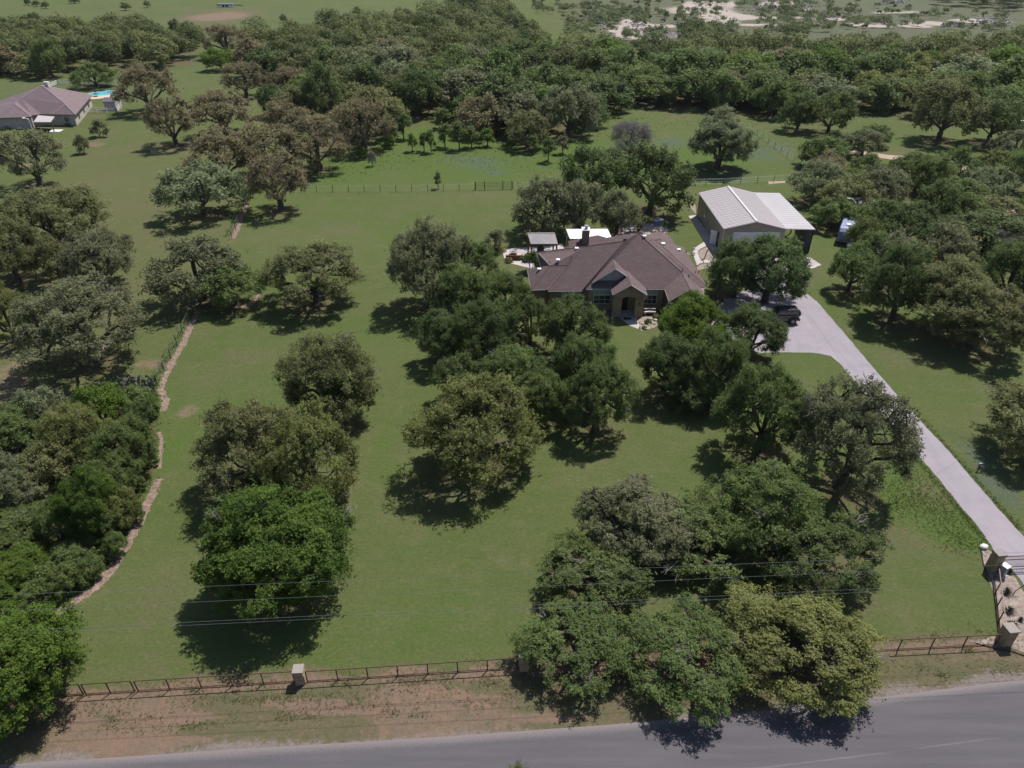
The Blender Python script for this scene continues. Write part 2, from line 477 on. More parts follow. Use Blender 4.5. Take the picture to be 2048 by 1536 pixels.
# ================================================================== TREES: prototypes
def leaf_mat(name, a, b, acc, accw=0.12, transl=0.48, rough=0.6):
    m = bpy.data.materials.new(name); m.use_nodes = True
    nt = m.node_tree; bs = nt.nodes['Principled BSDF']; out = nt.nodes['Material Output']
    bs.inputs['Roughness'].default_value = rough
    bs.inputs['Specular IOR Level'].default_value = 0.12
    at = nd(nt, 'ShaderNodeAttribute', attribute_name='v')
    cr = nd(nt, 'ShaderNodeValToRGB')
    e = cr.color_ramp.elements
    e[0].position = 0.05; e[0].color = c4(a)
    e[1].position = 0.85; e[1].color = c4(b)
    k = cr.color_ramp.elements.new(0.97); k.color = c4(acc)
    nt.links.new(at.outputs['Fac'], cr.inputs[0])
    oi = nd(nt, 'ShaderNodeObjectInfo')
    hsv = nd(nt, 'ShaderNodeHueSaturation')
    mr = nd(nt, 'ShaderNodeMapRange'); mr.inputs['To Min'].default_value = 0.84; mr.inputs['To Max'].default_value = 1.18
    nt.links.new(oi.outputs['Random'], mr.inputs['Value']); nt.links.new(mr.outputs[0], hsv.inputs['Value'])
    r2 = math_n(nt, 'FRACT', math_n(nt, 'MULTIPLY', oi.outputs['Random'], 7.31))
    mh = nd(nt, 'ShaderNodeMapRange'); mh.inputs['To Min'].default_value = 0.493; mh.inputs['To Max'].default_value = 0.510
    nt.links.new(r2, mh.inputs['Value']); nt.links.new(mh.outputs[0], hsv.inputs['Hue'])
    nt.links.new(cr.outputs[0], hsv.inputs['Color'])
    # broad patches of tone over the crown
    f = noise_fac(nt, 0.30, 2, 0.5, 0.35, 0.65)
    col = mix(nt, math_n(nt, 'MULTIPLY', f, 0.30), hsv.outputs[0], tuple(x*1.25 for x in acc))
    nt.links.new(col, bs.inputs['Base Color'])
    tr = nd(nt, 'ShaderNodeBsdfTranslucent'); nt.links.new(col, tr.inputs['Color'])
    ms = nd(nt, 'ShaderNodeMixShader'); ms.inputs[0].default_value = transl
    nt.links.new(bs.outputs[0], ms.inputs[1]); nt.links.new(tr.outputs[0], ms.inputs[2])
    nt.links.new(ms.outputs[0], out.inputs['Surface'])
    return m

LEAF = {
 'dark':   leaf_mat('dark_green_leaves', (0.048, 0.076, 0.026), (0.129, 0.177, 0.061), (0.174, 0.218, 0.085)),
 'green':  leaf_mat('mid_green_leaves', (0.059, 0.092, 0.028), (0.155, 0.209, 0.065), (0.207, 0.253, 0.096)),
 'bright': leaf_mat('bright_green_leaves', (0.052, 0.100, 0.017), (0.126, 0.198, 0.033), (0.185, 0.256, 0.049)),
 'elm':    leaf_mat('elm_leaves', (0.026, 0.057, 0.013), (0.078, 0.131, 0.028), (0.180, 0.245, 0.039)),
 'olive':  leaf_mat('olive_leaves', (0.081, 0.089, 0.035), (0.205, 0.220, 0.089), (0.262, 0.267, 0.125)),
 'yolive': leaf_mat('yellow_olive_leaves', (0.081, 0.096, 0.031), (0.213, 0.238, 0.078), (0.289, 0.289, 0.107)),
 'grey':   leaf_mat('grey_green_leaves', (0.081, 0.092, 0.046), (0.196, 0.211, 0.107), (0.262, 0.262, 0.158)),
 'dusty':  leaf_mat('dusty_pale_green_leaves', (0.089, 0.111, 0.052), (0.223, 0.259, 0.131), (0.311, 0.332, 0.202)),
 'brown':  leaf_mat('brown_spring_leaves', (0.105, 0.092, 0.046), (0.234, 0.203, 0.113), (0.283, 0.234, 0.142)),
 'bare':   leaf_mat('grey_twigs', (0.095, 0.088, 0.086), (0.165, 0.152, 0.150), (0.210, 0.195, 0.195)),
}

def skeleton(rng, Rr, H, clear, nlobes, cpl, sparse=0.0, lean=0.0, stems=1):
    zc = clear+(H-clear)*0.40; b = H-zc
    lobes = []
    tries = 0
    while len(lobes) < nlobes and tries < 4000:
        tries += 1
        d = rng.normal(size=3); d /= np.linalg.norm(d)
        if d[2] < -0.55: continue
        f = rng.uniform(0.52, 0.80)
        p = np.array([d[0]*Rr*f, d[1]*Rr*f, zc+d[2]*(b if d[2] > 0 else (zc-clear))*f])
        if all(np.linalg.norm((p-q)/np.array([1, 1, .8])) > 0.50*Rr*(10/nlobes)**0.4 for q, _ in lobes) or tries > 2500:
            lobes.append((p, Rr*rng.uniform(0.24, 0.40)))
    lobes.append((np.array([rng.uniform(-.15, .15)*Rr, rng.uniform(-.15, .15)*Rr, zc+b*0.62]), Rr*0.36))
    nodes = [np.array([0., 0., -0.1])]; par = [-1]
    def path(i, tgt, n, jit, up=0.0):
        p0 = nodes[i].copy(); d = np.linalg.norm(tgt-p0)
        mid = (p0+tgt)/2 + np.array([0, 0, up*d]) + rng.normal(size=3)*jit*d
        for k in range(1, n+1):
            t = k/n
            p = (1-t)**2*p0+2*t*(1-t)*mid+t*t*tgt+rng.normal(size=3)*0.02*d*(0 if k == n else 1)
            nodes.append(p); par.append(i); i = len(nodes)-1
        return i
    forks = []
    for s in range(stems):
        an = rng.uniform(0, 2*PI); rr = 0.0 if stems == 1 else Rr*0.12
        f = path(0, np.array([math.cos(an)*rr+lean*clear, math.sin(an)*rr, max(clear*0.75, H*0.16)]), 3, 0.05)
        forks.append(f)
    clumps = []
    lobes.sort(key=lambda l: np.linalg.norm(l[0][:2]))
    lobe_nodes = []
    for (c, r) in lobes:
        cand = forks + lobe_nodes[:max(0, len(lobe_nodes))]
        best = min(cand, key=lambda i: np.linalg.norm(nodes[i]-c)+(0.55*np.linalg.norm(nodes[i]-nodes[forks[0]]) if i not in forks else 0))
        tgt = c - (c-nodes[best])/max(np.linalg.norm(c-nodes[best]), 1e-6)*r*0.35
        e = path(best, tgt, 5, 0.09, 0.06)
        lobe_nodes += [e-1, e]
        ltone = rng.random()
        out = c-np.array([0, 0, zc-b*0.2]); out /= np.linalg.norm(out)+1e-9
        loc = [e]
        for k in range(cpl):
            for _ in range(30):
                d = rng.normal(size=3); d /= np.linalg.norm(d)
                if d @ out > -0.35: break
            f = r*rng.uniform(0.55, 1.05)
            p = c+d*f*np.array([1, 1, 0.78])
            if p[2] < clear*0.55: p[2] = clear*0.55+rng.uniform(0, .5)
            i = min(loc, key=lambda i: np.linalg.norm(nodes[i]-p))
            q = path(i, p, 2, 0.12, 0.03)
            if rng.random() < 0.5: loc.append(q-1)
            if rng.random() >= sparse:
                clumps.append((p, d*0.6+out*0.5, r, ltone))
    return np.array(nodes), np.array(par), clumps, zc, b

def trunk_mesh(name, nodes, par, k, tip, rmin, mat, power=0.5):
    n = len(nodes); cnt = np.zeros(n); ch = np.zeros(n, int)
    for i in range(1, n): ch[par[i]] += 1
    cnt[ch == 0] = 1
    for i in range(n-1, 0, -1): cnt[par[i]] += cnt[i]
    rad = tip*np.maximum(cnt, 1)**power
    V, L, S, T = [], [], [], []
    ang = np.arange(k)*2*PI/k
    for i in range(1, n):
        a, bb = nodes[par[i]], nodes[i]
        r0, r1 = rad[i]*1.08 if par[i] else rad[i]*1.5, rad[i]
        if r1 < rmin: continue
        t = bb-a; t = t/(np.linalg.norm(t)+1e-9)
        u1 = np.cross(t, [0.3, 0.2, 1.0]); u1 /= np.linalg.norm(u1)+1e-9; u2 = np.cross(u1, t)
        ring = np.outer(np.cos(ang), u1)+np.outer(np.sin(ang), u2)
        base = len(V)
        V += list(a+ring*r0)+list(bb+ring*r1)
        for q in range(k):
            p = (q+1) % k
            S.append(len(L)); T.append(4); L += [base+q, base+p, base+k+p, base+k+q]
    return np_mesh(name, V, L, S, T, mat, smooth=True)

def crown_mesh(name, rng, clumps, zc, leaves, size, crad, mat, tri=False, flat=0.75, twig=6, bare=False):
    C = np.array([c[0] for c in clumps]); O = np.array([c[1] for c in clumps])
    nC = len(C)
    tone = 0.55*np.array([c[3] for c in clumps])+0.45*rng.random(nC)
    per = max(1, leaves//nC)
    ntw = max(1, per//twig)
    # twig points in each clump, then leaves round each twig
    tc = np.repeat(np.arange(nC), ntw)
    d = rng.normal(size=(len(tc), 3)); d /= np.linalg.norm(d, axis=1)[:, None]
    cr = crad*rng.uniform(0.75, 1.3, nC)[tc]
    an = rng.uniform(0.65, 1.35, (nC, 3))*np.array([1, 1, flat])
    rad_ = cr*np.where(rng.random(len(tc)) < 0.10, rng.uniform(1.0, 1.6, len(tc)), rng.uniform(0.2, 1.0, len(tc))**0.6)
    tp = C[tc] + d*rad_[:, None]*an[tc]
    tp[:, 2] -= 0.10*crad*rng.random(len(tc))*(rad_/crad)
    lt = np.repeat(np.arange(len(tp)), twig)
    P = tp[lt] + rng.normal(size=(len(lt), 3))*size*1.15
    N = d[lt]*0.40 + (O[tc]/(np.linalg.norm(O[tc], axis=1)[:, None]+1e-9))[lt]*0.35 + rng.normal(size=(len(lt), 3))*0.60 + np.array([0, 0, 0.45])
    N /= np.linalg.norm(N, axis=1)[:, None]
    A = np.cross(N, rng.normal(size=(len(lt), 3))); A /= np.linalg.norm(A, axis=1)[:, None]
    B = np.cross(N, A)
    s = size*rng.uniform(0.5, 1.5, len(lt))[:, None]
    ln, wd = (1.0, 0.56) if not bare else (2.2, 0.12)
    v = np.clip(0.62*tone[tc][lt]+0.38*rng.random(len(lt))+0.05, 0, 1)
    n = len(lt)
    if tri:
        V = np.stack([P+A*s*ln, P-A*s*0.6*ln+B*s*wd*1.2, P-A*s*0.6*ln-B*s*wd*1.2], 1).reshape(-1, 3)
        k = 3
    else:
        V = np.stack([P+A*s*ln, P+B*s*wd, P-A*s*ln, P-B*s*wd], 1).reshape(-1, 3)
        k = 4
    idx = np.arange(n*k)
    return np_mesh(name, V, idx, np.arange(n)*k, np.full(n, k), mat, v)

PROTO = {}
def proto(key, seed, Rr, H, clear, nlobes, cpl, leaves, size, crad, k=6, sparse=0.0, tri=False, tip=0.022, rmin=0.02, lean=0.0, stems=1, bare=False, flat=0.75, twig=6, bark='bark'):
    rng = np.random.default_rng(seed)
    nodes, par, clumps, zc, b = skeleton(rng, Rr, H, clear, nlobes, cpl, sparse, lean, stems)
    tm = trunk_mesh('trunk', nodes, par, k, tip, rmin, MAT[bark])
    C = np.array([c[0] for c in clumps])
    rx = (np.percentile(C[:, 0], 98)-np.percentile(C[:, 0], 2))/2+crad
    ry = (np.percentile(C[:, 1], 98)-np.percentile(C[:, 1], 2))/2+crad
    PROTO[key] = dict(trunk=tm, clumps=clumps, R=(rx+ry)/2, H=C[:, 2].max()+crad*0.8, clear=clear, zc=zc, spec=(seed, leaves, size, crad, tri, flat, twig, bare), crowns={})

def dead_mesh(seed, p):
    """a few pale leafless twigs poking out of a crown"""
    rg = random.Random(seed); m_ = MB()
    for _ in range(3):
        c = rg.choice(p['clumps']); a = Vector(c[0]); out = Vector((a.x, a.y, (a.z-p['zc'])*1.5+1.5)).normalized()
        for j in range(5):
            d = (out+Vector((rg.gauss(0, .45), rg.gauss(0, .45), rg.gauss(0, .3)))).normalized()
            L = rg.uniform(.7, 1.5); q = a+d*L*.5+Vector((rg.gauss(0, .1), rg.gauss(0, .1), .1)); e_ = a+d*L
            m_.tube([a-out*.6, q, e_], [.035, .022, .010], 4)
            for t in (.35, .6, .8):
                b = (a.lerp(q, t*2) if t < .5 else q.lerp(e_, t*2-1)); d2 = (d+Vector((rg.gauss(0, .7), rg.gauss(0, .7), rg.gauss(0, .5)))).normalized()
                m_.tube([b, b+d2*L*.35], [.016, .007], 3)
    me = bpy.data.meshes.new('dead_twigs'); me.from_pydata(m_.v, [], m_.f); me.materials.append(MAT['pale_bark']); return me

def crown_for(key, kind):
    p = PROTO[key]
    if kind not in p['crowns']:
        seed, leaves, size, crad, tri, flat, twig, bare = p['spec']
        p['crowns'][kind] = crown_mesh('crown', np.random.default_rng(seed+99), p['clumps'], p['zc'], leaves, size, crad, LEAF[kind], tri, flat, twig, bare)
    m = p['crowns'][kind]
    return m

# crowns share their leaf geometry; the leaf colour goes in the object's own material slot
def add_tree(key, kind, x, y, r, h, label, group=None, name='oak_tree', cat='tree', rz=None, rnd=random):
    p = PROTO[key]
    seed = p['spec'][0]
    if 'base' not in p:
        p['base'] = crown_for(key, kind)
    e = empty(name, (x, y, 0), label, cat, group)
    e.rotation_euler = (0, 0, rnd.uniform(0, 2*PI) if rz is None else rz)
    s = r/p['R']
    e.scale = (s*rnd.uniform(.96, 1.04), s*rnd.uniform(.96, 1.04), h/p['H'])
    t = bpy.data.objects.new('trunk', p['trunk']); COL.objects.link(t); t.parent = e
    c = bpy.data.objects.new('crown', p['base']); COL.objects.link(c); c.parent = e
    c.material_slots[0].link = 'OBJECT'; c.material_slots[0].material = LEAF[kind]
    if key[0] in 'nso' and key != 'nt' and r > 2.5:
        if 'dead' not in p: p['dead'] = dead_mesh(seed, p)
        dd = bpy.data.objects.new('dead_twigs', p['dead']); COL.objects.link(dd); dd.parent = e; dd['kind'] = 'stuff'
    return e

# near trees (seen large)
for i in range(7):
    proto('n%d' % i, 11+i*7, 5.0, 7.4, 1.1, 16, 18, 66000, 0.078, 0.58, k=7, sparse=0.03, tri=True, flat=0.74, twig=9)
for i in range(3):      # thinner crowns through which limbs and ground show
    proto('s%d' % i, 401+i*5, 5.0, 7.4, 1.3, 15, 17, 46000, 0.077, 0.54, k=7, sparse=0.14, tri=True, twig=9, tip=0.026)
for i in range(3):      # open crowns: separate foliage masses on visible limbs
    proto('o%d' % i, 451+i*5, 5.0, 7.2, 1.7, 12, 19, 46000, 0.077, 0.50, k=8, sparse=0.10, tri=True, twig=9, tip=0.030)
proto('nb', 77, 5.0, 9.0, 0.8, 24, 18, 112000, 0.080, 0.58, k=7, sparse=0.0, tri=True, twig=9)          # tall dense round tree
proto('nt', 79, 2.0, 5.2, 1.9, 6, 10, 9000, 0.10, 0.42, k=6, twig=9, lean=0.25, tip=0.02)        # small tree, thin stem
# middle distance
for i in range(6):
    proto('m%d' % i, 211+i*3, 5.0, 7.2, 1.0, 14, 11, 13000, 0.15, 0.64, k=5, sparse=0.06, tri=True, rmin=0.035, tip=0.03)
for i in range(3):      # thin brownish crowns with the limbs showing
    proto('b%d' % i, 311+i*3, 5.0, 7.6, 1.4, 14, 12, 9500, 0.14, 0.58, k=5, sparse=0.10, tri=True, rmin=0.03, tip=0.034)
proto('bare', 351, 5.0, 7.0, 1.4, 14, 12, 13000, 0.15, 0.8, k=5, tri=True, rmin=0.03, tip=0.032, bare=True, bark='pale_bark')
# shrubs and saplings
for i in range(3):
    proto('sh%d' % i, 501+i*3, 1.6, 2.4, 0.25, 6, 7, 3000, 0.11, 0.36, k=4, tri=True, rmin=0.015, tip=0.012, stems=3)
proto('sap', 521, 1.0, 3.4, 0.3, 7, 6, 1500, 0.11, 0.34, k=4, tri=True, rmin=0.015, tip=0.012)
proto('con', 531, 2.4, 5.5, 0.2, 12, 8, 3000, 0.17, 0.5, k=4, tri=True, rmin=0.03, tip=0.02)
# far woods
for i in range(6):
    proto('f%d' % i, 611+i*3, 5.0, 7.4, 0.7, 13, 8, 6000, 0.24, 0.74, k=4, tri=True, rmin=0.07, tip=0.036, twig=4)

# ================================================================== TREES: placing
def fit(x0, y0, x1, y1, clear_f=0.16, lo=0.45, hi=1.15):
    """crown seen between these picture bounds -> ground position, radius, height"""
    cx = (x0+x1)/2
    a0 = PITCH+math.atan((y0-768)/FOCAL); a1 = PITCH+math.atan((y1-768)/FOCAL)
    al = (a0+a1)/2; de = (a1-a0)/2
    zc, r, b = 4.5, 5.0, 3.0
    for _ in range(12):
        s = (CAM_H-zc)/math.sin(al)
        dep = s*math.cos(al-PITCH)
        r = (x1-x0)/2/FOCAL*dep
        q = (s*math.tan(de))**2-(r*math.sin(al))**2
        b = math.sqrt(max(q, 0))/math.cos(al)
        b = min(max(b, lo*r), hi*r)
        zc = b*(1+clear_f)
    # keep the top of the crown where it is seen
    d = (CAM_H-zc)/math.tan(al)
    dep = d*math.cos(PITCH)+(CAM_H-zc)*math.sin(PITCH)
    return (cx-1024)/FOCAL*dep, d, r, zc+b

LIT = []       # leaf litter spots under trees
def T(bb, key, kind, label, group=None, name='oak_tree', cat='tree', rz=None, k=1.04, lo=0.45, hi=1.15, lit=0.7):
    x, y, r, h = fit(*bb, lo=lo, hi=hi)
    LIT.append((x, y, r*0.85, lit))
    return add_tree(key, kind, x, y, r*k, h, label, group, name, cat, rz)

# --- around the front lawn
T((396, 948, 690, 1222), 'nb', 'elm', 'big dense round elm, bright green below, casting a broad shadow on the front lawn', name='elm_tree', rz=0.4, hi=1.5, k=1.0)
T((402, 790, 600, 985), 'n0', 'olive', 'olive oak directly behind the big round elm, left half of the clump', rz=2.0)
T((520, 815, 708, 1020), 'n1', 'yolive', 'olive oak directly behind the big round elm, right half of the clump', rz=1.0)
T((568, 652, 750, 835), 'n2', 'olive', 'olive oak standing over a small green tree in the middle of the left lawn', rz=0.3)
T((640, 738, 730, 862), 'nt', 'green', 'small slender green tree in front of an olive oak on the left lawn', name='small_tree', rz=0.6)
T((833, 725, 1080, 972), 'n6', 'yolive', 'big yellowish olive oak with thin crown in the middle of the front lawn', rz=2.6, hi=0.72)
T((832, 600, 930, 735), 'n3', 'dark', 'dark green oak at the left edge of the grove in front of the house', rz=2.2)
T((905, 585, 1030, 725), 'n4', 'dark', 'grey-topped dark oak in the grove left of the house', rz=0.2)
T((870, 700, 960, 800), 'm1', 'dark', 'low dark oak tucked behind the big yellowish olive oak', rz=0.2)
T((1010, 583, 1110, 690), 'o0', 'green', 'round green oak with forked trunk just in front of the left wing of the house', rz=1.2)
T((1085, 590, 1215, 720), 'n6', 'green', 'green oak below the left windows of the house', rz=4.2)
T((950, 685, 1085, 810), 'n2', 'green', 'mid green oak in the centre of the grove before the house', rz=3.3)
T((1045, 735, 1140, 850), 'n0', 'green', 'green oak beside the big yellowish olive oak on its right', rz=5.3)
T((1110, 650, 1235, 800), 'n4', 'dark', 'dark green oak in the grove between yellowish oak and house walk', rz=3.3)
T((1130, 700, 1262, 880), 'o2', 'green', 'green oak at the right edge of the grove casting a ragged shadow', rz=3.0)
T((778, 430, 938, 608), 'n4', 'grey', 'grey-green oak with crooked open crown left of the back patio', rz=0.6, hi=1.3)
T((855, 515, 990, 655), 'n1', 'green', 'green oak between crooked grey oak and the grove', rz=4.4)
T((885, 480, 1000, 590), 'n6', 'green', 'green oak joining the crooked grey oak and the patio side trees', rz=2.1)
T((950, 530, 1062, 665), 'n5', 'green', 'light green oak with slanting trunk at the left end of the house', rz=5.6)
T((968, 458, 1008, 500), 'sh0', 'grey', 'small pale tree at the corner of the back patio', name='small_tree')
T((1042, 500, 1082, 542), 'sh1', 'green', 'round green shrub between patio and left wing of the house', name='shrub', cat='shrub')
T((1322, 578, 1448, 700), 'n3', 'bright', 'bright yellow-green tree at the front right corner of the house', name='elm_tree', rz=1.1, hi=1.4)
T((1283, 650, 1400, 800), 'n5', 'dark', 'dark oak in front of the bright yellow-green tree, left of its clump', rz=3.7)
T((1370, 660, 1500, 800), 'n6', 'green', 'green oak in front of the bright yellow-green tree, middle of its clump', rz=0.7)
T((1440, 605, 1570, 720), 'n0', 'dark', 'dark oak beside the parked vehicle with grey dead twigs on top', rz=0.9)
T((1340, 730, 1460, 820), 'm2', 'dark', 'low dark oak at the shady foot of the clump right of the house', rz=0.9)
T((1418, 468, 1540, 592), 'n4', 'dark', 'dark green tree covering the left side of the metal building door', rz=1.9, hi=1.4)
T((1465, 464, 1622, 603), 'n0', 'dark', 'dark green tree with leaning trunk beside the driveway and metal building', rz=0.1, hi=1.2)
T((1452, 715, 1625, 905), 'n1', 'green', 'green oak left of the round grey-green oak beside the driveway', rz=2.9)
T((1600, 748, 1830, 990), 's1', 'grey', 'large round grey-green oak overhanging the driveway edge', rz=4.9)
T((1435, 918, 1650, 1120), 'n3', 'green', 'green oak at the top right of the front grove', rz=5.0)
T((1165, 942, 1372, 1120), 'n3', 'grey', 'greyish oak at the top left of the front grove', rz=2.4)
T((1090, 1075, 1285, 1225), 's0', 'green', 'green oak at the left edge of the front grove above the fence', rz=3.1)
T((1290, 985, 1515, 1140), 'o0', 'green', 'green oak in the centre of the front grove with dark limbs showing', rz=0.7)
T((1520, 1010, 1755, 1215), 'o1', 'dark', 'dark oak at the right edge of the front grove with spreading limbs', rz=5.2)
T((1058, 1196, 1262, 1372), 'o2', 'green', 'green oak over the pipe fence beside the second stone pillar', rz=5.9)
T((1240, 1222, 1480, 1388), 's1', 'green', 'grey-topped green oak over the road verge, middle of three by the fence', rz=1.9)
T((1468, 1190, 1742, 1385), 'n6', 'yolive', 'yellowish olive oak over the fence, its shadow falling on the road', rz=1.4)
T((965, 1531, 1125, 1700), 'n2', 'green', 'tree on the near side of the road, only its top showing at the bottom edge', rz=1.0, hi=1.0)
# --- left side
T((-120, 1195, 137, 1462), 'nb', 'bright', 'bright green broad tree at the lower left corner by the fence end', name='elm_tree', rz=2.0, hi=1.25)
T((-40, 1085, 92, 1175), 'n2', 'bright', 'bright green tree above the lower left corner tree', name='elm_tree', rz=1.0)
for q, lb in (((150, 1105, 205, 1160), 'green scrub oak at the lower bend of the mulch path'), ((95, 1125, 158, 1190), 'green scrub oak beside the lower end of the mulch path'), ((205, 1060, 252, 1112), 'green scrub oak on the inside of the widest mulch bend'), ((248, 1000, 285, 1050), 'green scrub oak on the steep side of the mulch bend'), ((40, 1150, 110, 1215), 'green scrub oak between mulch path end and corner tree')):
    T(q, 'm%d' % random.randrange(6), 'green', lb, 'oaks of the left thicket', lit=0.1)
T((118, 905, 225, 1090), 'nb', 'elm', 'deep green upright elm in the middle of the left thicket', name='elm_tree', rz=5.0, hi=1.5)
lt = [(-60, 805, 90, 930, 'olive'), (20, 770, 130, 880, 'olive'), (90, 800, 215, 930, 'yolive'), (150, 760, 240, 860, 'green'), (190, 830, 300, 950, 'green'), (-70, 900, 60, 1030, 'olive'),
      (30, 880, 150, 990, 'grey'), (-60, 1000, 90, 1110, 'green'), (70, 985, 150, 1090, 'green'), (176, 900, 275, 1000, 'olive'), (178, 970, 262, 1060, 'yolive'), (186, 1012, 248, 1078, 'olive'), (92, 1072, 176, 1142, 'olive'),
      (140, 1055, 208, 1112, 'green'), (246, 792, 304, 868, 'dark'), (245, 862, 303, 930, 'yolive'), (215, 770, 300, 840, 'green'), (-70, 1130, 40, 1215, 'bright')]
LTL = ['green oak at the far left corner of the thicket top', 'green oak at the top of the thicket below the mown field', 'yellowish oak at the top of the thicket left of the prickly pears', 'green oak just left of the prickly pear patch',
       'yellowish oak in the upper right of the thicket', 'green oak cut by the left picture edge in the upper thicket', 'olive oak in the heart of the thicket, left of the deep green elm', 'green oak cut by the left picture edge in the lower thicket',
       'green oak pressed against the deep green elm on its left', 'green oak right of the deep green elm, upper of two', 'yellowish oak right of the deep green elm, lower of two', 'green oak at the thicket edge beside the widest mulch bend',
       'green oak at the lower right foot of the thicket above the mulch end', 'small green oak between the elm and the lower mulch path', 'dark small oak by the mulch path below the prickly pears', 'yellowish small oak by the narrow middle mulch path',
       'low green oak hiding the lower side of the prickly pear patch', 'bright low tree at the left edge above the corner tree']
for i, q in enumerate(lt):
    T(q[:4], ('n0', 'm3', 'n2', 'm1', 'n5')[i % 5], {'olive': 'dusty' if i in (1, 5, 15) else 'green', 'grey': 'olive', 'yolive': 'yolive', 'green': 'bright' if i % 3 == 0 else 'green'}.get(q[4], q[4]), LTL[i].replace('green oak', 'pale green oak') if i in (1, 5) else LTL[i], 'oaks of the left thicket', lit=0.2, k=1.06)
for q in ((258, 770, 290, 800), (285, 800, 316, 840), (170, 880, 230, 930), (60, 1130, 110, 1180), (296, 900, 318, 935), (205, 1095, 235, 1122), (272, 952, 294, 980)):
    T(q, 'sh%d' % random.randrange(3), 'green', 'small leafy shrub at the edge of the left thicket', 'shrubs of the left thicket', 'shrub', 'shrub', lit=0)
T((38, 545, 265, 735), 's2', 'grey', 'large greyish half-bare oak wrapped in green vine at the left', rz=4.0, hi=1.1)
T((120, 590, 175, 720), 'sh2', 'bright', 'bright green vine mass climbing the large greyish oak', name='vine_shrub', cat='shrub', hi=2.0)
T((120, 455, 260, 575), 's0', 'grey', 'grey-green oak just above the large greyish oak at the left', rz=2.0)
T((0, 362, 190, 490), 'n5', 'olive', 'brownish olive oak with visible fork at the left edge of the mown field', rz=5.0)
T((-60, 420, 75, 560), 'n1', 'olive', 'olive oak cut by the left picture edge below the forked oak', rz=1.0)
T((60, 465, 150, 560), 'm4', 'olive', 'small olive oak between the two oaks at the left edge', rz=1.0)
T((-50, 560, 60, 680), 's1', 'yolive', 'thin yellowish oak at the left edge behind the large greyish oak', rz=1.0)
T((0, 252, 120, 365), 'b0', 'grey', 'grey oak with dark vine-covered trunk below the neighbouring house', rz=2.2, hi=1.3)
T((315, 320, 475, 430), 'm3', 'dusty', 'pale dusty green oak with a clean shadow on the mown field', rz=0.5)
T((305, 463, 480, 600), 'm0', 'grey', 'grey-green oak at the corner of the mulch edge', rz=2.5)
T((405, 520, 522, 612), 'm5', 'green', 'leafy green bush mass beside the grey-green corner oak', name='bush', cat='bush', rz=2.5)
T((525, 482, 712, 610), 'o2', 'olive', 'olive oak with low dark limbs standing alone on the lawn', rz=3.9)
for bb, kd, lb in (((290, 188, 388, 285), 'brown', 'brown leafed oak leaning left, alone above the pale dusty oak'),
                   ((385, 172, 500, 262), 'brown', 'brown leafed oak with thick trunk, alone right of the leaning oak'),
                   ((232, 122, 342, 218), 'brown', 'brown leafed oak beside the swimming pool'),
                   ((445, 118, 528, 190), 'brown', 'small brown oak with thin trunk before the woods'),
                   ((405, 43, 495, 112), 'brown', 'brown oak at the edge of the far pasture'),
                   ((375, 248, 505, 365), 'brown', 'leftmost brown oak of the brown group above the rear fence'),
                   ((455, 240, 600, 350), 'brown', 'brown oak in the middle of the brown group'),
                   ((490, 300, 612, 415), 'brown', 'lowest brown oak of the brown group, trunk by the rear fence end'),
                   ((570, 225, 690, 335), 'brown', 'brown oak at the right of the brown group'),
                   ((665, 190, 780, 295), 'brown', 'brown oak on the near edge of the woods behind the meadow'),
                   ((520, 195, 610, 265), 'brown', 'brown oak behind the brown group'),
                   ((530, 130, 620, 190), 'brown', 'brown oak at the left corner of the woods')):
    T(bb, 'b%d' % random.randrange(3), kd, lb)
T((405, 92, 470, 138), 'm1', 'bright', 'small light green tree below the oak at the far pasture', name='small_tree')
T((138, 122, 232, 172), 'm4', 'green', 'flat green tree behind the swimming pool')
T((60, 70, 122, 150), 'm2', 'green', 'upright green tree behind the neighbouring house', hi=1.5)
T((512, 165, 572, 228), 'm5', 'dark', 'dark green tree between the brown oaks')
T((178, 238, 210, 272), 'sh0', 'grey', 'rounded shrub on the grass right of the neighbouring house', name='shrub', cat='shrub', hi=1.4)
T((148, 268, 176, 304), 'sh1', 'grey', 'small thin shrub on the grass below the rounded shrub', name='shrub', cat='shrub', hi=1.4)
# --- behind the house
T((1025, 345, 1150, 462), 'm0', 'grey', 'grey-green oak behind the patio pavilion', rz=0.3)
T((1110, 355, 1215, 458), 'm3', 'grey', 'pale grey-green oak behind the chimney')
T((1190, 375, 1285, 465), 'm4', 'grey', 'grey-green oak behind the white metal patio roof')
T((1125, 282, 1255, 400), 'm1', 'dark', 'dark green oak behind the grey-green oaks, left of two')
T((1235, 275, 1380, 420), 'm2', 'dark', 'dark green oak with trunk in shade behind the stone patio')
T((1222, 235, 1308, 300), 'bare', 'bare', 'grey leafless tree at the rear meadow edge', name='bare_tree')
T((1385, 210, 1505, 330), 'nb', 'dusty', 'tall dense grey-green oak alone in the rear meadow beyond the metal building', hi=1.5)
T((1082, 165, 1195, 265), 'm3', 'grey', 'blue-grey oak at the near edge of the woods')
T((1010, 215, 1100, 290), 'm0', 'olive', 'olive oak at the near edge of the woods beside the blue-grey oak')
T((790, 125, 880, 225), 'm2', 'dark', 'dark round oak at the left front of the woods', hi=1.5)
T((600, 120, 690, 235), 'm4', 'dark', 'dark tall oak above the brown group', hi=1.5)
T((868, 342, 884, 375), 'sap', 'grey', 'single thin sapling in the rear meadow near the fence', name='sapling', cat='sapling', hi=2)
T((735, 300, 752, 330), 'bare', 'bare', 'tiny bare sapling in the rear meadow', name='sapling', cat='sapling', hi=2, lo=.8)
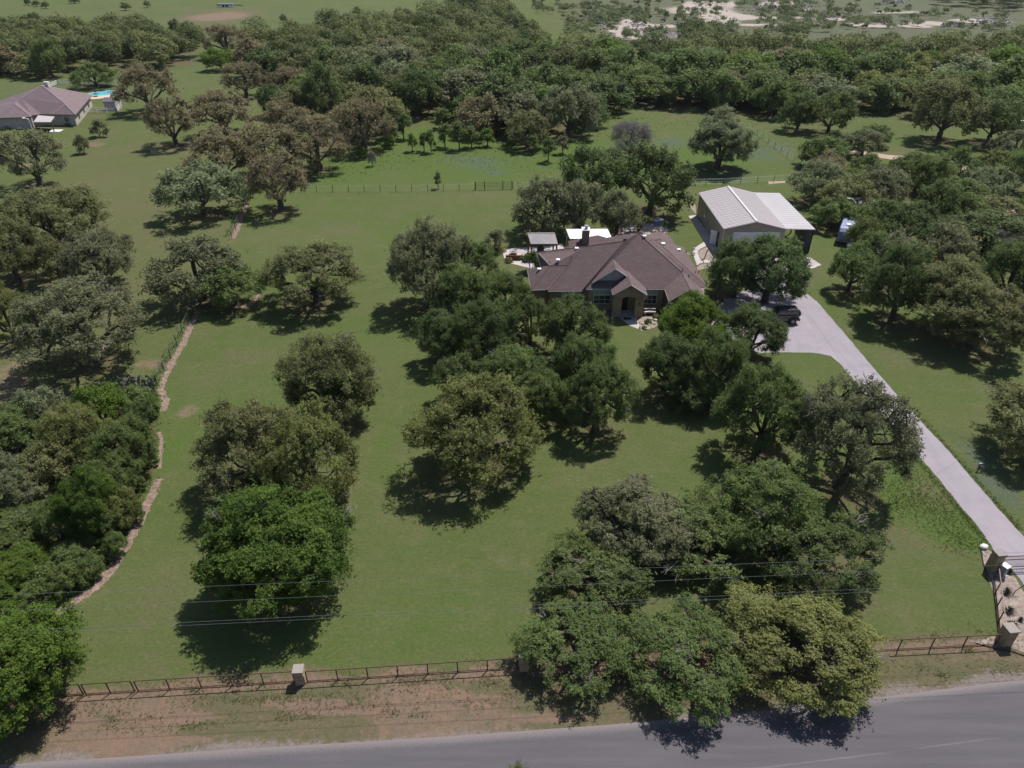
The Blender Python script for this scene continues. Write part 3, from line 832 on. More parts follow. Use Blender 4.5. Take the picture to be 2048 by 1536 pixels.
for q in ((788, 225, 822, 275), (812, 265, 835, 300), (836, 262, 858, 300), (850, 258, 872, 302), (872, 245, 905, 292), (900, 240, 935, 295), (925, 250, 960, 292), (905, 215, 945, 260), (865, 215, 900, 255), (770, 240, 800, 285), (765, 270, 790, 295),
          (1055, 270, 1078, 305), (1082, 275, 1112, 320), (1112, 270, 1140, 305), (960, 255, 990, 290), (708, 290, 735, 315)):
    T(q, 'sap', random.choice(('green', 'bright', 'green', 'grey')), 'slender young tree in the saplings along the rear meadow', 'saplings of the rear meadow', 'sapling', 'sapling', hi=2.2, lit=0)
# --- right side
T((1692, 428, 1765, 503), 'm2', 'green', 'green oak standing against the right side of the travel trailer')
T((1660, 485, 1760, 580), 'm1', 'green', 'small green tree with slanting trunk at the corner of the right lawn')
T((1740, 470, 1880, 640), 'n4', 'dark', 'dark oak at the left of the right-hand oak mass')
T((1820, 500, 1990, 660), 's2', 'olive', 'brown-flecked oak in the middle of the right-hand oak mass')
T((1880, 560, 2060, 700), 's0', 'olive', 'brown-flecked oak with low limbs at the lower right of the right-hand mass')
T((1960, 470, 2110, 620), 'n2', 'green', 'green oak at the right picture edge above the brown-flecked oaks')
T((1900, 420, 2060, 500), 'm3', 'dark', 'dark oak above the brown-flecked oaks at the right')
T((1985, 455, 2070, 515), 'bare', 'bare', 'grey leafless oak near the right picture edge', name='bare_tree')
T((1990, 755, 2200, 925), 's2', 'olive', 'oak cut by the right picture edge beside the driveway lawn')
rt = [(1590, 315, 1700, 400, 'dusty'), (1640, 345, 1750, 430, 'olive'), (1705, 325, 1800, 410, 'grey'), (1625, 393, 1715, 456, 'green'), (1712, 390, 1815, 470, 'green'), (1765, 400, 1880, 490, 'dark'), (1708, 455, 1778, 525, 'green'),
      (1750, 460, 1840, 540, 'grey'), (1850, 440, 1950, 520, 'grey'), (1790, 300, 1880, 360, 'green'), (1870, 290, 1960, 370, 'dark'), (1930, 330, 2030, 400, 'dusty'), (1940, 385, 2050, 450, 'olive'), (2000, 300, 2080, 380, 'green'),
      (1600, 265, 1690, 330, 'green'), (1690, 255, 1770, 310, 'grey'), (1990, 255, 2080, 310, 'grey'), (1620, 180, 1710, 262, 'green'), (1835, 150, 1960, 275, 'olive'), (1940, 180, 2050, 280, 'dark'), (1720, 245, 1785, 290, 'green'), (1565, 180, 1640, 255, 'green')]
RTL = ['pale dusty oak at the left tip of the woodland behind the metal building', 'olive oak next to the pale dusty oak behind the carport', 'grey-green oak below the left end of the sandy track', 'green oak directly right of the carport roof',
       'green oak above the travel trailer', 'dark oak between the trailer and the grass clearing', 'green oak leaning over the travel trailer', 'grey-green oak right of the travel trailer',
       'grey-green oak below the two white vehicles', 'green oak standing on the near side of the sandy track', 'dark oak with shaded trunk at the right bend of the sandy track', 'pale dusty oak above the two white vehicles',
       'olive oak right of the two white vehicles', 'green oak at the right picture edge beside the dark car', 'green oak on the far side of the sandy track, left end', 'grey-green oak on the far side of the sandy track, middle',
       'grey-green oak at the right edge near the grey covered boat', 'green oak at the woods rim right of the tall meadow oak', 'tall olive oak with curved dark trunk before the right woods', 'dark oak behind the grey covered boat',
       'small green oak on the grass between woods and sandy track', 'green oak at the woods rim next to the small leafless tree']
for i, q in enumerate(rt):
    T(q[:4], 'm%d' % (i % 6), q[4], RTL[i], 'oaks of the right woodland')
T((1590, 185, 1650, 235), 'bare', 'bare', 'small grey leafless tree at the rim of the right woods', name='bare_tree')
# --- lone bushes on the far pasture
for q in ((336, 36, 362, 66), (240, 4, 260, 20), (286, 0, 300, 14), (706, 12, 722, 30), (558, 27, 574, 44), (82, 2, 98, 16), (64, 0, 80, 12), (48, -4, 62, 10), (136, -6, 158, 6)):
    T(q, 'con', 'dark', 'lone dark bush dotting the far pasture', 'bushes on the far pasture', 'bush', 'bush', hi=1.6)
T((752, 40, 795, 74), 'f0', 'dark', 'small dark tree at the pasture corner of the woods')
T((828, 16, 866, 46), 'f2', 'dark', 'round dark tree at the far pasture corner of the woods')

# --- woods
placed = [(l[0], l[1], l[2]/0.85) for l in LIT]
def scatter(poly, sp, rr, seed):
    rg = random.Random(seed)
    pw = Pw(poly)
    xs = [p[0] for p in pw]; ys = [p[1] for p in pw]
    out = []
    y = min(ys)
    while y < max(ys):
        x = min(xs)
        while x < max(xs):
            X = x+rg.uniform(-.38, .38)*sp; Y = y+rg.uniform(-.38, .38)*sp
            if poly_in(pw, np.array([X]), np.array([Y]))[0]:
                r = rg.uniform(*rr)
                if all((X-p[0])**2+(Y-p[1])**2 > (0.62*(p[2]+r))**2 for p in placed):
                    out.append((X, Y, r)) if rg.random() > 0.13 else None
            x += sp
        y += sp*0.9
    return out
wood = []
for wp, sp, rr, sd in ((wood_polys[0], 9.0, (4.2, 7.2), 1), (wood_polys[1], 7.5, (4, 6.2), 2), (wood_polys[2], 8.0, (3.2, 4.8), 3), ([(1850, 0), (2080, -20), (2080, 28), (1890, 12)], 11, (5, 8), 4)):
    wood += scatter(wp, sp, rr, sd)
wood.sort(key=lambda q: q[1])
wr = random.Random(5)
def wood_kind(x, y):
    n = vnoise(np.array([x+700]), np.array([y]), 22, 9)[0]
    t = wr.random()*0.55+n*0.7
    return 'brown' if wr.random() < .06 else 'dusty' if wr.random() < .05 else 'bright' if wr.random() < .06 else 'grey' if wr.random() < 0.08 else ('dark' if t < .48 else 'green' if t < .84 else 'olive' if t < .96 else 'yolive') if x > -25 else ('dark' if t < .35 else 'olive' if t < .7 else 'green' if t < .8 else 'brown')
def where(x, y):
    if y < 160: return ' in the low woods right of the metal building'
    if x < -60: return ' in the band of woods behind the neighbouring house, ' + ('left end' if x < -125 else 'middle' if x < -95 else 'right end')
    row = 'front edge' if y < 195 else 'second row' if y < 225 else 'middle depth' if y < 262 else 'far side'
    colm = 'above the brown oaks' if x < -28 else 'above the rear meadow' if x < 12 else 'above the house' if x < 48 else 'above the metal building' if x < 85 else 'above the sandy track'
    return ' at the '+row+' of the big woods, '+colm
NFAR = 176
for i, (x, y, r) in enumerate(wood[:NFAR]):
    kd = wood_kind(x, y)
    add_tree(('m%d' if y < 150 else 'f%d') % wr.randrange(6), kd, x, y, r*wr.uniform(.85, 1.25), r*wr.uniform(1.15, 1.85), {'bright': 'light green oak', 'grey': 'grey-green oak', 'dark': 'dark green oak', 'green': 'green oak', 'olive': 'olive oak', 'yolive': 'yellowish oak', 'brown': 'brown oak', 'dusty': 'pale dusty oak'}[kd] +
             where(x, y), 'oaks of the woods')
# the rest of the woods reads as one mass
def far_mass(name, items, label, cat, size=0.55, per=560, kinds=LEAF, mode=0):
    V, Lx, n = [], [], 0
    at = []
    rg = np.random.default_rng(77+len(items))
    for (x, y, r, hh) in items:
        m = per
        nl = 7
        L = rg.normal(size=(nl, 3)); L /= np.linalg.norm(L, axis=1)[:, None]; L[:, 2] = np.abs(L[:, 2])*0.9-0.1
        ctr = L*np.array([r*.62, r*.62, hh*.40])+np.array([x, y, hh*0.52])
        k = rg.integers(0, nl, m)
        d = rg.normal(size=(m, 3)); d /= np.linalg.norm(d, axis=1)[:, None]
        P = ctr[k]+d*np.array([r*.42, r*.42, hh*.26])*rg.uniform(.7, 1.05, m)[:, None]
        P[:, 2] = np.maximum(P[:, 2], 0.15)
        N = d+rg.normal(size=(m, 3))*0.45+np.array([0, 0, .2]); N /= np.linalg.norm(N, axis=1)[:, None]
        A = np.cross(N, rg.normal(size=(m, 3))); A /= np.linalg.norm(A, axis=1)[:, None]; B = np.cross(N, A)
        s = size*rg.uniform(.6, 1.3, m)[:, None]
        V.append(np.stack([P+A*s, P-A*s*.6+B*s*.8, P-A*s*.6-B*s*.8], 1).reshape(-1, 3))
        tone = rg.random()
        at.append(np.clip(0.65*tone+0.35*rg.random(m), 0, 1))
    V = np.concatenate(V); at = np.concatenate(at); n = len(V)//3
    mt = leaf_mat('far_'+name, *mode)
    me = np_mesh(name, V, np.arange(n*3), np.arange(n)*3, np.full(n, 3), mt, at)
    o = bpy.data.objects.new(name, me); COL.objects.link(o)
    tag(o, label, cat, None, 'stuff')
    return o
rest = [(x, y, r*1.05, r*wr.uniform(1.3, 1.8)) for x, y, r in wood[NFAR:]]
print('WOOD', len(wood), 'rest', len(rest), 'placed', len(placed))
far_mass('far_woods', rest, 'mixed oak woods massed behind the nearer trees up to the quarry', 'woods', 0.36, 1500, mode=((0.040, 0.070, 0.024), (0.165, 0.192, 0.068), (0.25, 0.235, 0.11)))
# brush on the quarry ground
br = []
wr2 = random.Random(9)
for (px, py, sx, sy, nn) in ((1340, 35, 120, 10, 60), (1230, 30, 70, 22, 60), (1180, 55, 50, 22, 40), (1560, 30, 40, 14, 26), (1640, 45, 80, 22, 60), (1560, 60, 60, 12, 34), (1760, 52, 80, 10, 26), (1500, 8, 120, 9, 40), (1700, 18, 130, 14, 30), (1950, 60, 60, 8, 14),
                             (1120, 18, 60, 12, 26), (1290, 75, 40, 9, 16), (1900, 35, 110, 9, 18), (1420, 62, 70, 9, 34), (1350, 5, 90, 5, 20)):
    for _ in range(nn):
        p = W(px+wr2.uniform(-sx, sx), py+wr2.uniform(-sy, sy))
        if p.y > 560: continue
        r = wr2.uniform(1.4, 3.3)
        br.append((p.x, p.y, r, r*wr2.uniform(1.0, 1.6)))
far_mass('quarry_brush', br, 'low green brush growing over the quarry ground at the top right', 'brush', 0.30, 180, mode=((0.075, 0.100, 0.045), (0.150, 0.185, 0.085), (0.20, 0.22, 0.11)))

# ================================================================== GROUND: build it
for (x, y, r, s) in LIT:
    if s <= 0: continue
    q = np.hypot(GX-x, GY-y)/r
    litter = np.maximum(litter, np.clip((1.05-q+(NZ2-.5)*0.6)/0.5, 0, 1)*s)
ny = len(gy)
V = np.stack([GX, GY, np.zeros_like(GX)], 2).reshape(-1, 3)
ii = (np.arange(ny-1)[:, None]*NX+np.arange(NX-1)[None, :]).ravel()
loops = np.stack([ii, ii+1, ii+NX+1, ii+NX], 1).ravel()
m, nt, bs = base_mat('grass_and_soil', 0.95, 0.08)
geo = nd(nt, 'ShaderNodeNewGeometry')
pos = geo.outputs['Position']
A1 = nd(nt, 'ShaderNodeAttribute', attribute_name='za'); A2 = nd(nt, 'ShaderNodeAttribute', attribute_name='zb')
S1 = nd(nt, 'ShaderNodeSeparateColor'); nt.links.new(A1.outputs['Color'], S1.inputs[0])
S2 = nd(nt, 'ShaderNodeSeparateColor'); nt.links.new(A2.outputs['Color'], S2.inputs[0])
n_big = noise_fac(nt, 0.045, 4, 0.55, 0.40, 0.60, vec=pos)
n_mid = noise_fac(nt, 0.55, 6, 0.70, 0.38, 0.62, vec=pos)
n_fin = noise_fac(nt, 3.6, 6, 0.80, 0.38, 0.62, vec=pos)
n_spk = noise_fac(nt, 1.9, 8, 0.80, 0.30, 0.70, vec=pos)
n_clo = noise_fac(nt, 1.2, 3, 0.6, 0.55, 0.75, vec=pos)
n_pat = noise_fac(nt, 0.16, 6, 0.62, 0.42, 0.60, vec=pos, dist=0.6)
n_dry = noise_fac(nt, 0.42, 7, 0.74, 0.52, 0.68, vec=pos)
grass = mix(nt, n_big, (0.098, 0.109, 0.043), (0.074, 0.098, 0.030))
grass = mix(nt, math_n(nt, 'MULTIPLY', n_pat, 0.65), grass, (0.066, 0.102, 0.022))
grass = mix(nt, math_n(nt, 'MULTIPLY', n_mid, 0.42), grass, (0.110, 0.117, 0.053))
grass = mix(nt, math_n(nt, 'MULTIPLY', n_dry, 0.65), grass, (0.145, 0.128, 0.072))
grass = mix(nt, math_n(nt, 'MULTIPLY', n_fin, 0.60), grass, (0.046, 0.062, 0.021))
grass = mix(nt, math_n(nt, 'MULTIPLY', n_clo, 0.30), grass, (0.048, 0.083, 0.021))
# mower passes: faint long bands
mpw = nd(nt, 'ShaderNodeMapping'); mpw.inputs['Rotation'].default_value = (0, 0, R(-82)); mpw.inputs['Scale'].default_value = (1, 1, 1); nt.links.new(pos, mpw.inputs[0])
wvw = nd(nt, 'ShaderNodeTexWave'); wvw.inputs['Scale'].default_value = 0.22; wvw.inputs['Distortion'].default_value = 5.0; wvw.inputs['Detail'].default_value = 3; wvw.inputs['Detail Scale'].default_value = 0.25
nt.links.new(mpw.outputs[0], wvw.inputs['Vector'])
grass = mix(nt, math_n(nt, 'MULTIPLY', wvw.outputs['Fac'], 0.07), grass, (0.108, 0.122, 0.050))
def mask(sock, k=0.7, lo=0.30, hi=0.62, nz=None):
    s = math_n(nt, 'ADD', sock, math_n(nt, 'MULTIPLY', math_n(nt, 'SUBTRACT', nz if nz is not None else n_spk, 0.5), k))
    mr = nd(nt, 'ShaderNodeMapRange'); mr.interpolation_type = 'SMOOTHSTEP'
    mr.inputs['From Min'].default_value = lo; mr.inputs['From Max'].default_value = hi
    nt.links.new(s, mr.inputs['Value'])
    return math_n(nt, 'MULTIPLY', mr.outputs[0], math_n(nt, 'GREATER_THAN', sock, 0.004))
lushc = mix(nt, n_fin, (0.076, 0.112, 0.028), (0.054, 0.086, 0.020))
col = mix(nt, math_n(nt, 'MULTIPLY', mask(S1.outputs[1], 0.35, 0.05, 0.75), 0.85), grass, lushc)
# mown bands
mp = nd(nt, 'ShaderNodeMapping'); mp.inputs['Rotation'].default_value = (0, 0, R(31)); nt.links.new(pos, mp.inputs[0])
wv = nd(nt, 'ShaderNodeTexWave'); wv.inputs['Scale'].default_value = 0.17; wv.inputs['Distortion'].default_value = 1.2; wv.inputs['Detail'].default_value = 2
nt.links.new(mp.outputs[0], wv.inputs['Vector'])
col = mix(nt, math_n(nt, 'MULTIPLY', math_n(nt, 'MULTIPLY', wv.outputs['Fac'], 0.28), S2.outputs[1]), col, (0.104, 0.104, 0.044))
dryc = mix(nt, n_fin, (0.148, 0.112, 0.074), (0.094, 0.077, 0.050))
dryc = mix(nt, math_n(nt, 'MULTIPLY', n_mid, 0.70), dryc, (0.084, 0.086, 0.044))
col = mix(nt, math_n(nt, 'MULTIPLY', mask(S1.outputs[2], 0.9, 0.15, 0.75), 0.85), col, dryc)
flw = mix(nt, n_fin, (0.084, 0.104, 0.082), (0.058, 0.080, 0.054))
col = mix(nt, math_n(nt, 'MULTIPLY', mask(A2.outputs['Alpha'], 1.1, 0.20, 0.85), 0.75), col, flw)
litc = mix(nt, n_fin, (0.120, 0.090, 0.058), (0.068, 0.058, 0.030))
col = mix(nt, math_n(nt, 'MULTIPLY', mask(S2.outputs[2], 0.9, 0.30, 0.85), 0.85), col, litc)
brc = mix(nt, n_mid, (0.208, 0.132, 0.094), (0.164, 0.118, 0.090))
brc = mix(nt, math_n(nt, 'MULTIPLY', n_fin, 0.4), brc, (0.112, 0.084, 0.064))
col = mix(nt, math_n(nt, 'MULTIPLY', mask(S1.outputs[0], 0.9, 0.30, 0.75), 0.85), col, brc)
# clumps of green in the bare verge
grc = mix(nt, n_fin, (0.200, 0.168, 0.152), (0.136, 0.116, 0.104))
col = mix(nt, mask(A1.outputs['Alpha'], 0.8, 0.25, 0.7), col, grc)
rkc = mix(nt, n_spk, (0.400, 0.336, 0.304), (0.240, 0.208, 0.192))
col = mix(nt, mask(S2.outputs[0], 1.1, 0.35, 0.70), col, rkc)
nt.links.new(col, bs.inputs['Base Color'])
bump(nt, bs, n_fin, 0.6, 0.06)
g_me = np_mesh('ground', V, loops, np.arange(len(ii))*4, np.full(len(ii), 4), m)
for nm, ch in (('za', (bare, lush, dry, gravel)), ('zb', (rock, stripe, litter, flower))):
    a = g_me.attributes.new(nm, 'FLOAT_COLOR', 'POINT')
    a.data.foreach_set('color', np.stack([np.clip(c, 0, 1) for c in ch], 2).reshape(-1).astype(np.float32))
g = bpy.data.objects.new('ground', g_me); COL.objects.link(g)
tag(g, kind='structure')

def ragged(poly, step=0.5, amp=0.05, seed=0):
    """subdivide an outline and make its edge slightly uneven"""
    rg = random.Random(seed); out = []
    for i in range(len(poly)):
        a = Vector(poly[i][:2]); b = Vector(poly[(i+1) % len(poly)][:2])
        n = max(1, int((b-a).length/step))
        for k in range(n):
            p = a.lerp(b, k/n)
            out.append((p.x+rg.uniform(-amp, amp), p.y+rg.uniform(-amp, amp)))
    return out
def sheet(name, pts, z, mat, kind='structure', parent=None):
    """flat ground sheet; n-gon triangulated"""
    import bmesh
    bm = bmesh.new()
    vs = [bm.verts.new((p[0], p[1], z)) for p in pts]
    f = bm.faces.new(vs)
    bmesh.ops.triangulate(bm, faces=[f])
    bmesh.ops.recalc_face_normals(bm, faces=bm.faces)
    if bm.faces and sum(x.normal.z for x in bm.faces) < 0: bmesh.ops.reverse_faces(bm, faces=bm.faces)
    me = bpy.data.meshes.new(name); bm.to_mesh(me); bm.free(); me.materials.append(mat)
    o = bpy.data.objects.new(name, me); COL.objects.link(o)
    if kind: o['kind'] = kind
    return o

def ribbon(name, pts, wd, z, mat, amp=0.0, seed=0, step=0.6):
    rg = random.Random(seed)
    P = []
    for a, b in zip(pts[:-1], pts[1:]):
        a = Vector(a[:2]); b = Vector(b[:2]); n = max(1, int((b-a).length/step))
        P += [a.lerp(b, k/n) for k in range(n)]
    P.append(Vector(pts[-1][:2]))
    V, F, tv = [], [], []
    for i, p in enumerate(P):
        t = (P[min(i+1, len(P)-1)]-P[max(i-1, 0)]).normalized(); nn = Vector((-t.y, t.x))
        w0 = (wd[0] if isinstance(wd, tuple) else wd/2)+rg.uniform(-amp, amp); w1 = (wd[1] if isinstance(wd, tuple) else wd/2)+rg.uniform(-amp, amp)
        a = p+nn*w0; b = p-nn*w1
        V += [(a.x, a.y, z), (b.x, b.y, z)]; tv += [0.0, 1.0]
        if i: F.append((2*i-2, 2*i-1, 2*i+1, 2*i))
    me = bpy.data.meshes.new(name); me.from_pydata(V, [], F)
    at = me.attributes.new('t', 'FLOAT', 'POINT'); at.data.foreach_set('value', tv)
    me.materials.append(mat)
    o = bpy.data.objects.new(name, me); COL.objects.link(o); o['kind'] = 'structure'
    return o

# asphalt road
m, nt, bs = base_mat('worn_asphalt', 0.9, 0.2)
geo = nd(nt, 'ShaderNodeNewGeometry'); pos = geo.outputs['Position']
f1 = noise_fac(nt, 14, 5, 0.8, 0.3, 0.7, vec=pos)
mp = nd(nt, 'ShaderNodeMapping'); mp.inputs['Scale'].default_value = (0.12, 1.6, 1); mp.inputs['Rotation'].default_value = (0, 0, R(-4)); nt.links.new(pos, mp.inputs[0])
f2 = noise_fac(nt, 1.0, 4, 0.6, 0.35, 0.65, vec=mp.outputs[0])
col = mix(nt, f1, (0.092, 0.085, 0.094), (0.060, 0.056, 0.063))
col = mix(nt, math_n(nt, 'MULTIPLY', f2, 0.55), col, (0.108, 0.098, 0.108))
at = nd(nt, 'ShaderNodeAttribute', attribute_name='t')
seam = math_n(nt, 'LESS_THAN', math_n(nt, 'ABSOLUTE', math_n(nt, 'SUBTRACT', at.outputs['Fac'], 0.56)), 0.008)
col = mix(nt, math_n(nt, 'MULTIPLY', seam, math_n(nt, 'MULTIPLY', f2, 0.30)), col, (0.22, 0.20, 0.21))
edge = nd(nt, 'ShaderNodeMapRange'); edge.inputs['From Min'].default_value = 0.10; edge.inputs['From Max'].default_value = 0.0
nt.links.new(math_n(nt, 'ADD', at.outputs['Fac'], math_n(nt, 'MULTIPLY', math_n(nt, 'SUBTRACT', f1, 0.5), 0.08)), edge.inputs['Value'])
col = mix(nt, math_n(nt, 'MULTIPLY', edge.outputs[0], 0.7), col, (0.21, 0.18, 0.175))
nt.links.new(col, bs.inputs['Base Color']); bump(nt, bs, f1, 0.4, 0.01)
ribbon('road', road_n, (0.0, 5.9), 0.008, m, 0.0, 3, 0.35)

# concrete driveway with stains and joints
m, nt, bs = base_mat('driveway_concrete', 0.9, 0.2)
geo = nd(nt, 'ShaderNodeNewGeometry'); pos = geo.outputs['Position']
f1 = noise_fac(nt, 0.35, 6, 0.7, 0.35, 0.65, vec=pos); f2 = noise_fac(nt, 5, 5, 0.7, 0.3, 0.7, vec=pos)
mp = nd(nt, 'ShaderNodeMapping'); mp.inputs['Scale'].default_value = (1.2, 0.15, 1); mp.inputs['Rotation'].default_value = (0, 0, R(-12)); nt.links.new(pos, mp.inputs[0])
f3 = noise_fac(nt, 0.8, 4, 0.6, 0.5, 0.72, vec=mp.outputs[0])
col = mix(nt, f1, (0.270, 0.243, 0.270), (0.220, 0.200, 0.224))
col = mix(nt, math_n(nt, 'MULTIPLY', f2, 0.35), col, (0.235, 0.21, 0.235))
col = mix(nt, math_n(nt, 'MULTIPLY', f3, 0.55), col, (0.20, 0.18, 0.20))
nt.links.new(col, bs.inputs['Base Color'])
MAT['drive'] = m
sheet('driveway', ragged(Pw(drive_poly), 0.5, 0.05, 5), 0.012, m)
mj = mottled('dark_joint_grey', (0.16, 0.14, 0.155), (0.20, 0.18, 0.19), 2)  # darker grey for the thin strips along the slab joints
for i, (a, b) in enumerate((((1690, 735), (1741, 729)), ((1627, 706), (1686, 662)), ((1530, 645), (1671, 646)), ((1600, 600), (1700, 752)), ((1776, 842), (1822, 822)), ((1870, 950), (1915, 922)), ((1575, 640), (1575, 705)))):
    ribbon('driveway_joint', [W(*a), W(*b)], 0.05, 0.016, mj)
m_m = mottled('bark_mulch', (0.19, 0.135, 0.105), (0.105, 0.078, 0.062), 4, 0.95, 0.1, (0.30, 0.22, 0.19), 2.5, bstr=0.6)
for i, (l, wd) in enumerate(mulch_lines):
    ribbon('mulch_path', [W(*p) for p in l], wd*1.6, 0.008, m_m, wd*0.35, i, 0.35)
m_g = mottled('tan_rock_gravel', (0.27, 0.215, 0.18), (0.13, 0.105, 0.09), 4, 0.95, 0.1, (0.31, 0.26, 0.225), 2.2, bstr=0.6)
MAT['gravel'] = m_g
sheet('gravel_bed', ragged(Pw([(1960, 1088), (1985, 1105), (2018, 1140), (2046, 1180), (2100, 1250), (2100, 1325), (2048, 1306), (2012, 1294), (1960, 1288), (1935, 1283), (1998, 1272), (1994, 1205), (1980, 1160), (1968, 1130)]), 0.4, 0.07, 2), 0.006, m_g)
sheet('walkway_slab', Pw([(1408, 484), (1398, 490), (1388, 497), (1386, 503), (1388, 514), (1394, 531), (1402, 526), (1440, 524), (1440, 519), (1401, 520), (1397, 510), (1396, 502), (1402, 497), (1414, 491)]), 0.012, MAT['concrete'])
sheet('walkway_slab', Pw([(1377, 432), (1391, 430), (1442, 500), (1424, 502), (1405, 478), (1396, 462)]), 0.010, MAT['concrete'])
sheet('rock_bed', ragged(Pw([(1397, 503), (1414, 492), (1444, 506), (1446, 521), (1440, 520), (1401, 519), (1398, 510)]), 0.3, 0.04), 0.008, m_g)
sheet('rock_bed', ragged(Pw([(1393, 535), (1403, 528), (1438, 526), (1440, 533), (1410, 537), (1396, 541)]), 0.3, 0.04), 0.009, m_g)
sheet('rock_bed', ragged(Pw([(1377, 410), (1391, 408), (1392, 428), (1388, 424)]), 0.3, 0.04), 0.009, m_g)
sheet('gravel_apron', ragged(Pw([(1600, 512), (1620, 515), (1643, 530), (1627, 536), (1600, 540)]), 0.3, 0.06), 0.005, MAT['concrete'])
sheet('walkway_slab', Pw([(1239, 617), (1271, 617), (1272, 633), (1279, 652), (1276, 658), (1259, 651), (1241, 637)]), 0.014, MAT['concrete'])
sheet('rock_bed', ragged(Pw([(1272, 634), (1318, 628), (1330, 640), (1310, 655), (1282, 662), (1279, 652)]), 0.3, 0.05), 0.008, m_g)
sheet('mulch_bed', ragged(Pw([(1186, 621), (1222, 619), (1224, 637), (1240, 638), (1238, 640), (1218, 639), (1196, 634), (1186, 628)]), 0.3, 0.05), 0.008, mottled('dark_mulch', (0.09, 0.07, 0.06), (0.14, 0.11, 0.10), 4, 0.95))
m_f = mottled('flagstone_patio', (0.42, 0.33, 0.27), (0.32, 0.25, 0.20), 1.5, 0.9, 0.2, (0.5, 0.42, 0.36), 1.0)
sheet('stone_patio', ragged(Pw([(1228, 476), (1235, 462), (1248, 453), (1265, 451), (1300, 447), (1322, 450), (1333, 460), (1335, 472), (1300, 476)]), 0.3, 0.05), 0.009, m_f)
sheet('patio_slab', Pw([(1004, 497), (1075, 494), (1125, 488), (1130, 505), (1075, 540), (1010, 524)]), 0.012, MAT['concrete'])
m_d = mottled('sandy_track', (0.36, 0.27, 0.22), (0.28, 0.21, 0.17), 0.6, 0.95, 0.1)
ribbon('dirt_track', [W(*p) for p in ((1700, 303), (1760, 312), (1800, 316), (1850, 322), (1905, 335), (1960, 345), (2100, 350))], 3.6, 0.006, m_d, 0.3, 4, 1.0)
sheet('dirt_track', ragged(Pw([(1985, 425), (2080, 415), (2080, 450), (2000, 437)]), 1, 0.3), 0.006, m_d)
sheet('dirt_track', ragged(Pw([(2018, 500), (2080, 490), (2080, 522), (2030, 520)]), 0.6, 0.2), 0.006, m_d)
sheet('dirt_track', ragged(Pw([(1536, 363), (1570, 362), (1572, 366), (1538, 368)]), 0.6, 0.2), 0.006, m_d)
sheet('pale_path', Pw([(-40, 211), (12, 212), (12, 217), (-40, 218)]), 0.008, MAT['concrete'])

# grass tufts and weeds that stand up from the ground
def tufts(name, label, cat, spots, mat_key, size, seed):
    rg = np.random.default_rng(seed)
    P = np.concatenate([np.stack([rg.normal(c[0], c[2], c[4]), rg.normal(c[1], c[3], c[4])], 1) for c in spots])
    P = P[~poly_in(Pw(drive_poly), P[:, 0], P[:, 1])]
    n = len(P); kb = 5
    Q = np.repeat(P, kb, 0)+rg.normal(size=(n*kb, 2))*size*0.35
    an = rg.uniform(0, 2*PI, n*kb); h = size*rg.uniform(0.5, 1.4, n*kb); wd = size*0.16
    dx, dy = np.cos(an), np.sin(an)
    B0 = np.stack([Q[:, 0]-dy*wd, Q[:, 1]+dx*wd, np.zeros(n*kb)], 1); B1 = np.stack([Q[:, 0]+dy*wd, Q[:, 1]-dx*wd, np.zeros(n*kb)], 1)
    Tt = np.stack([Q[:, 0]+dx*h*0.6, Q[:, 1]+dy*h*0.6, h], 1)
    Vv = np.stack([B0, B1, Tt], 1).reshape(-1, 3)
    me = np_mesh(name, Vv, np.arange(n*kb*3), np.arange(n*kb)*3, np.full(n*kb, 3), LEAF[mat_key], rg.random(n*kb))
    o = bpy.data.objects.new(name, me); COL.objects.link(o); tag(o, label, cat, None, 'stuff')
sp = []
for px in range(-100, 2100, 50):
    for py in (1395, 1415, 1435, 1460):
        yy = py-(px-100)*0.066+random.uniform(-14, 14)
        p = W(px+random.uniform(-25, 25), yy); sp.append((p.x, p.y, random.uniform(.2, 1.1), random.uniform(.12, .4), random.randrange(2, 60)))
tufts('verge_weeds', 'sparse weeds and dry tufts on the bare road verge', 'weeds', sp, 'yolive', 0.085, 3)
sp = [(W(px, py).x, W(px, py).y, 1.3, 0.8, 220) for px, py in ((1800, 980), (1840, 1010), (1880, 1045), (1920, 1075), (1830, 960), (1790, 1010), (1860, 1000), (1940, 1090), (1900, 1030))]
sp += [(W(1973-i*8, 1078-i*9.6).x-0.25, W(1973-i*8, 1078-i*9.6).y, 0.2, 0.2, 30) for i in range(18)] + [(W(2030-i*9, 1056-i*10.2).x+0.3, W(2030-i*9, 1056-i*10.2).y, 0.18, 0.2, 26) for i in range(22)]
tufts('tall_grass', 'unmown bright grass beside the lower driveway', 'grass', sp, 'green', 0.10, 4)
sp = []
for l, wd in mulch_lines:
    for a, b in zip(l[:-1], l[1:]):
        for k in range(4):
            p = W(a[0]+(b[0]-a[0])*k/4, a[1]+(b[1]-a[1])*k/4); sp.append((p.x-1.0, p.y, 0.25, 0.3, 12))
sp += [(W(px, py).x-1.6, W(px, py).y, 0.9, 1.2, 220) for px, py in ((300, 790), (295, 840), (305, 880), (290, 930), (270, 980), (240, 1040), (210, 1090))]
tufts('edge_grass', 'tall weeds along the left mulch edge and thicket', 'grass', sp, 'green', 0.22, 6)
sp = [(W(px, py).x, W(px, py).y, 5, 4, 110) for px, py in ((650, 345), (720, 320), (800, 320), (900, 305), (960, 315), (1050, 300), (1080, 335), (1200, 260), (1300, 245), (1420, 235), (700, 300), (1540, 290), (1450, 250), (620, 350))]
tufts('meadow_grass', 'rough unmown grass of the rear meadow', 'grass', sp, 'green', 0.22, 8)

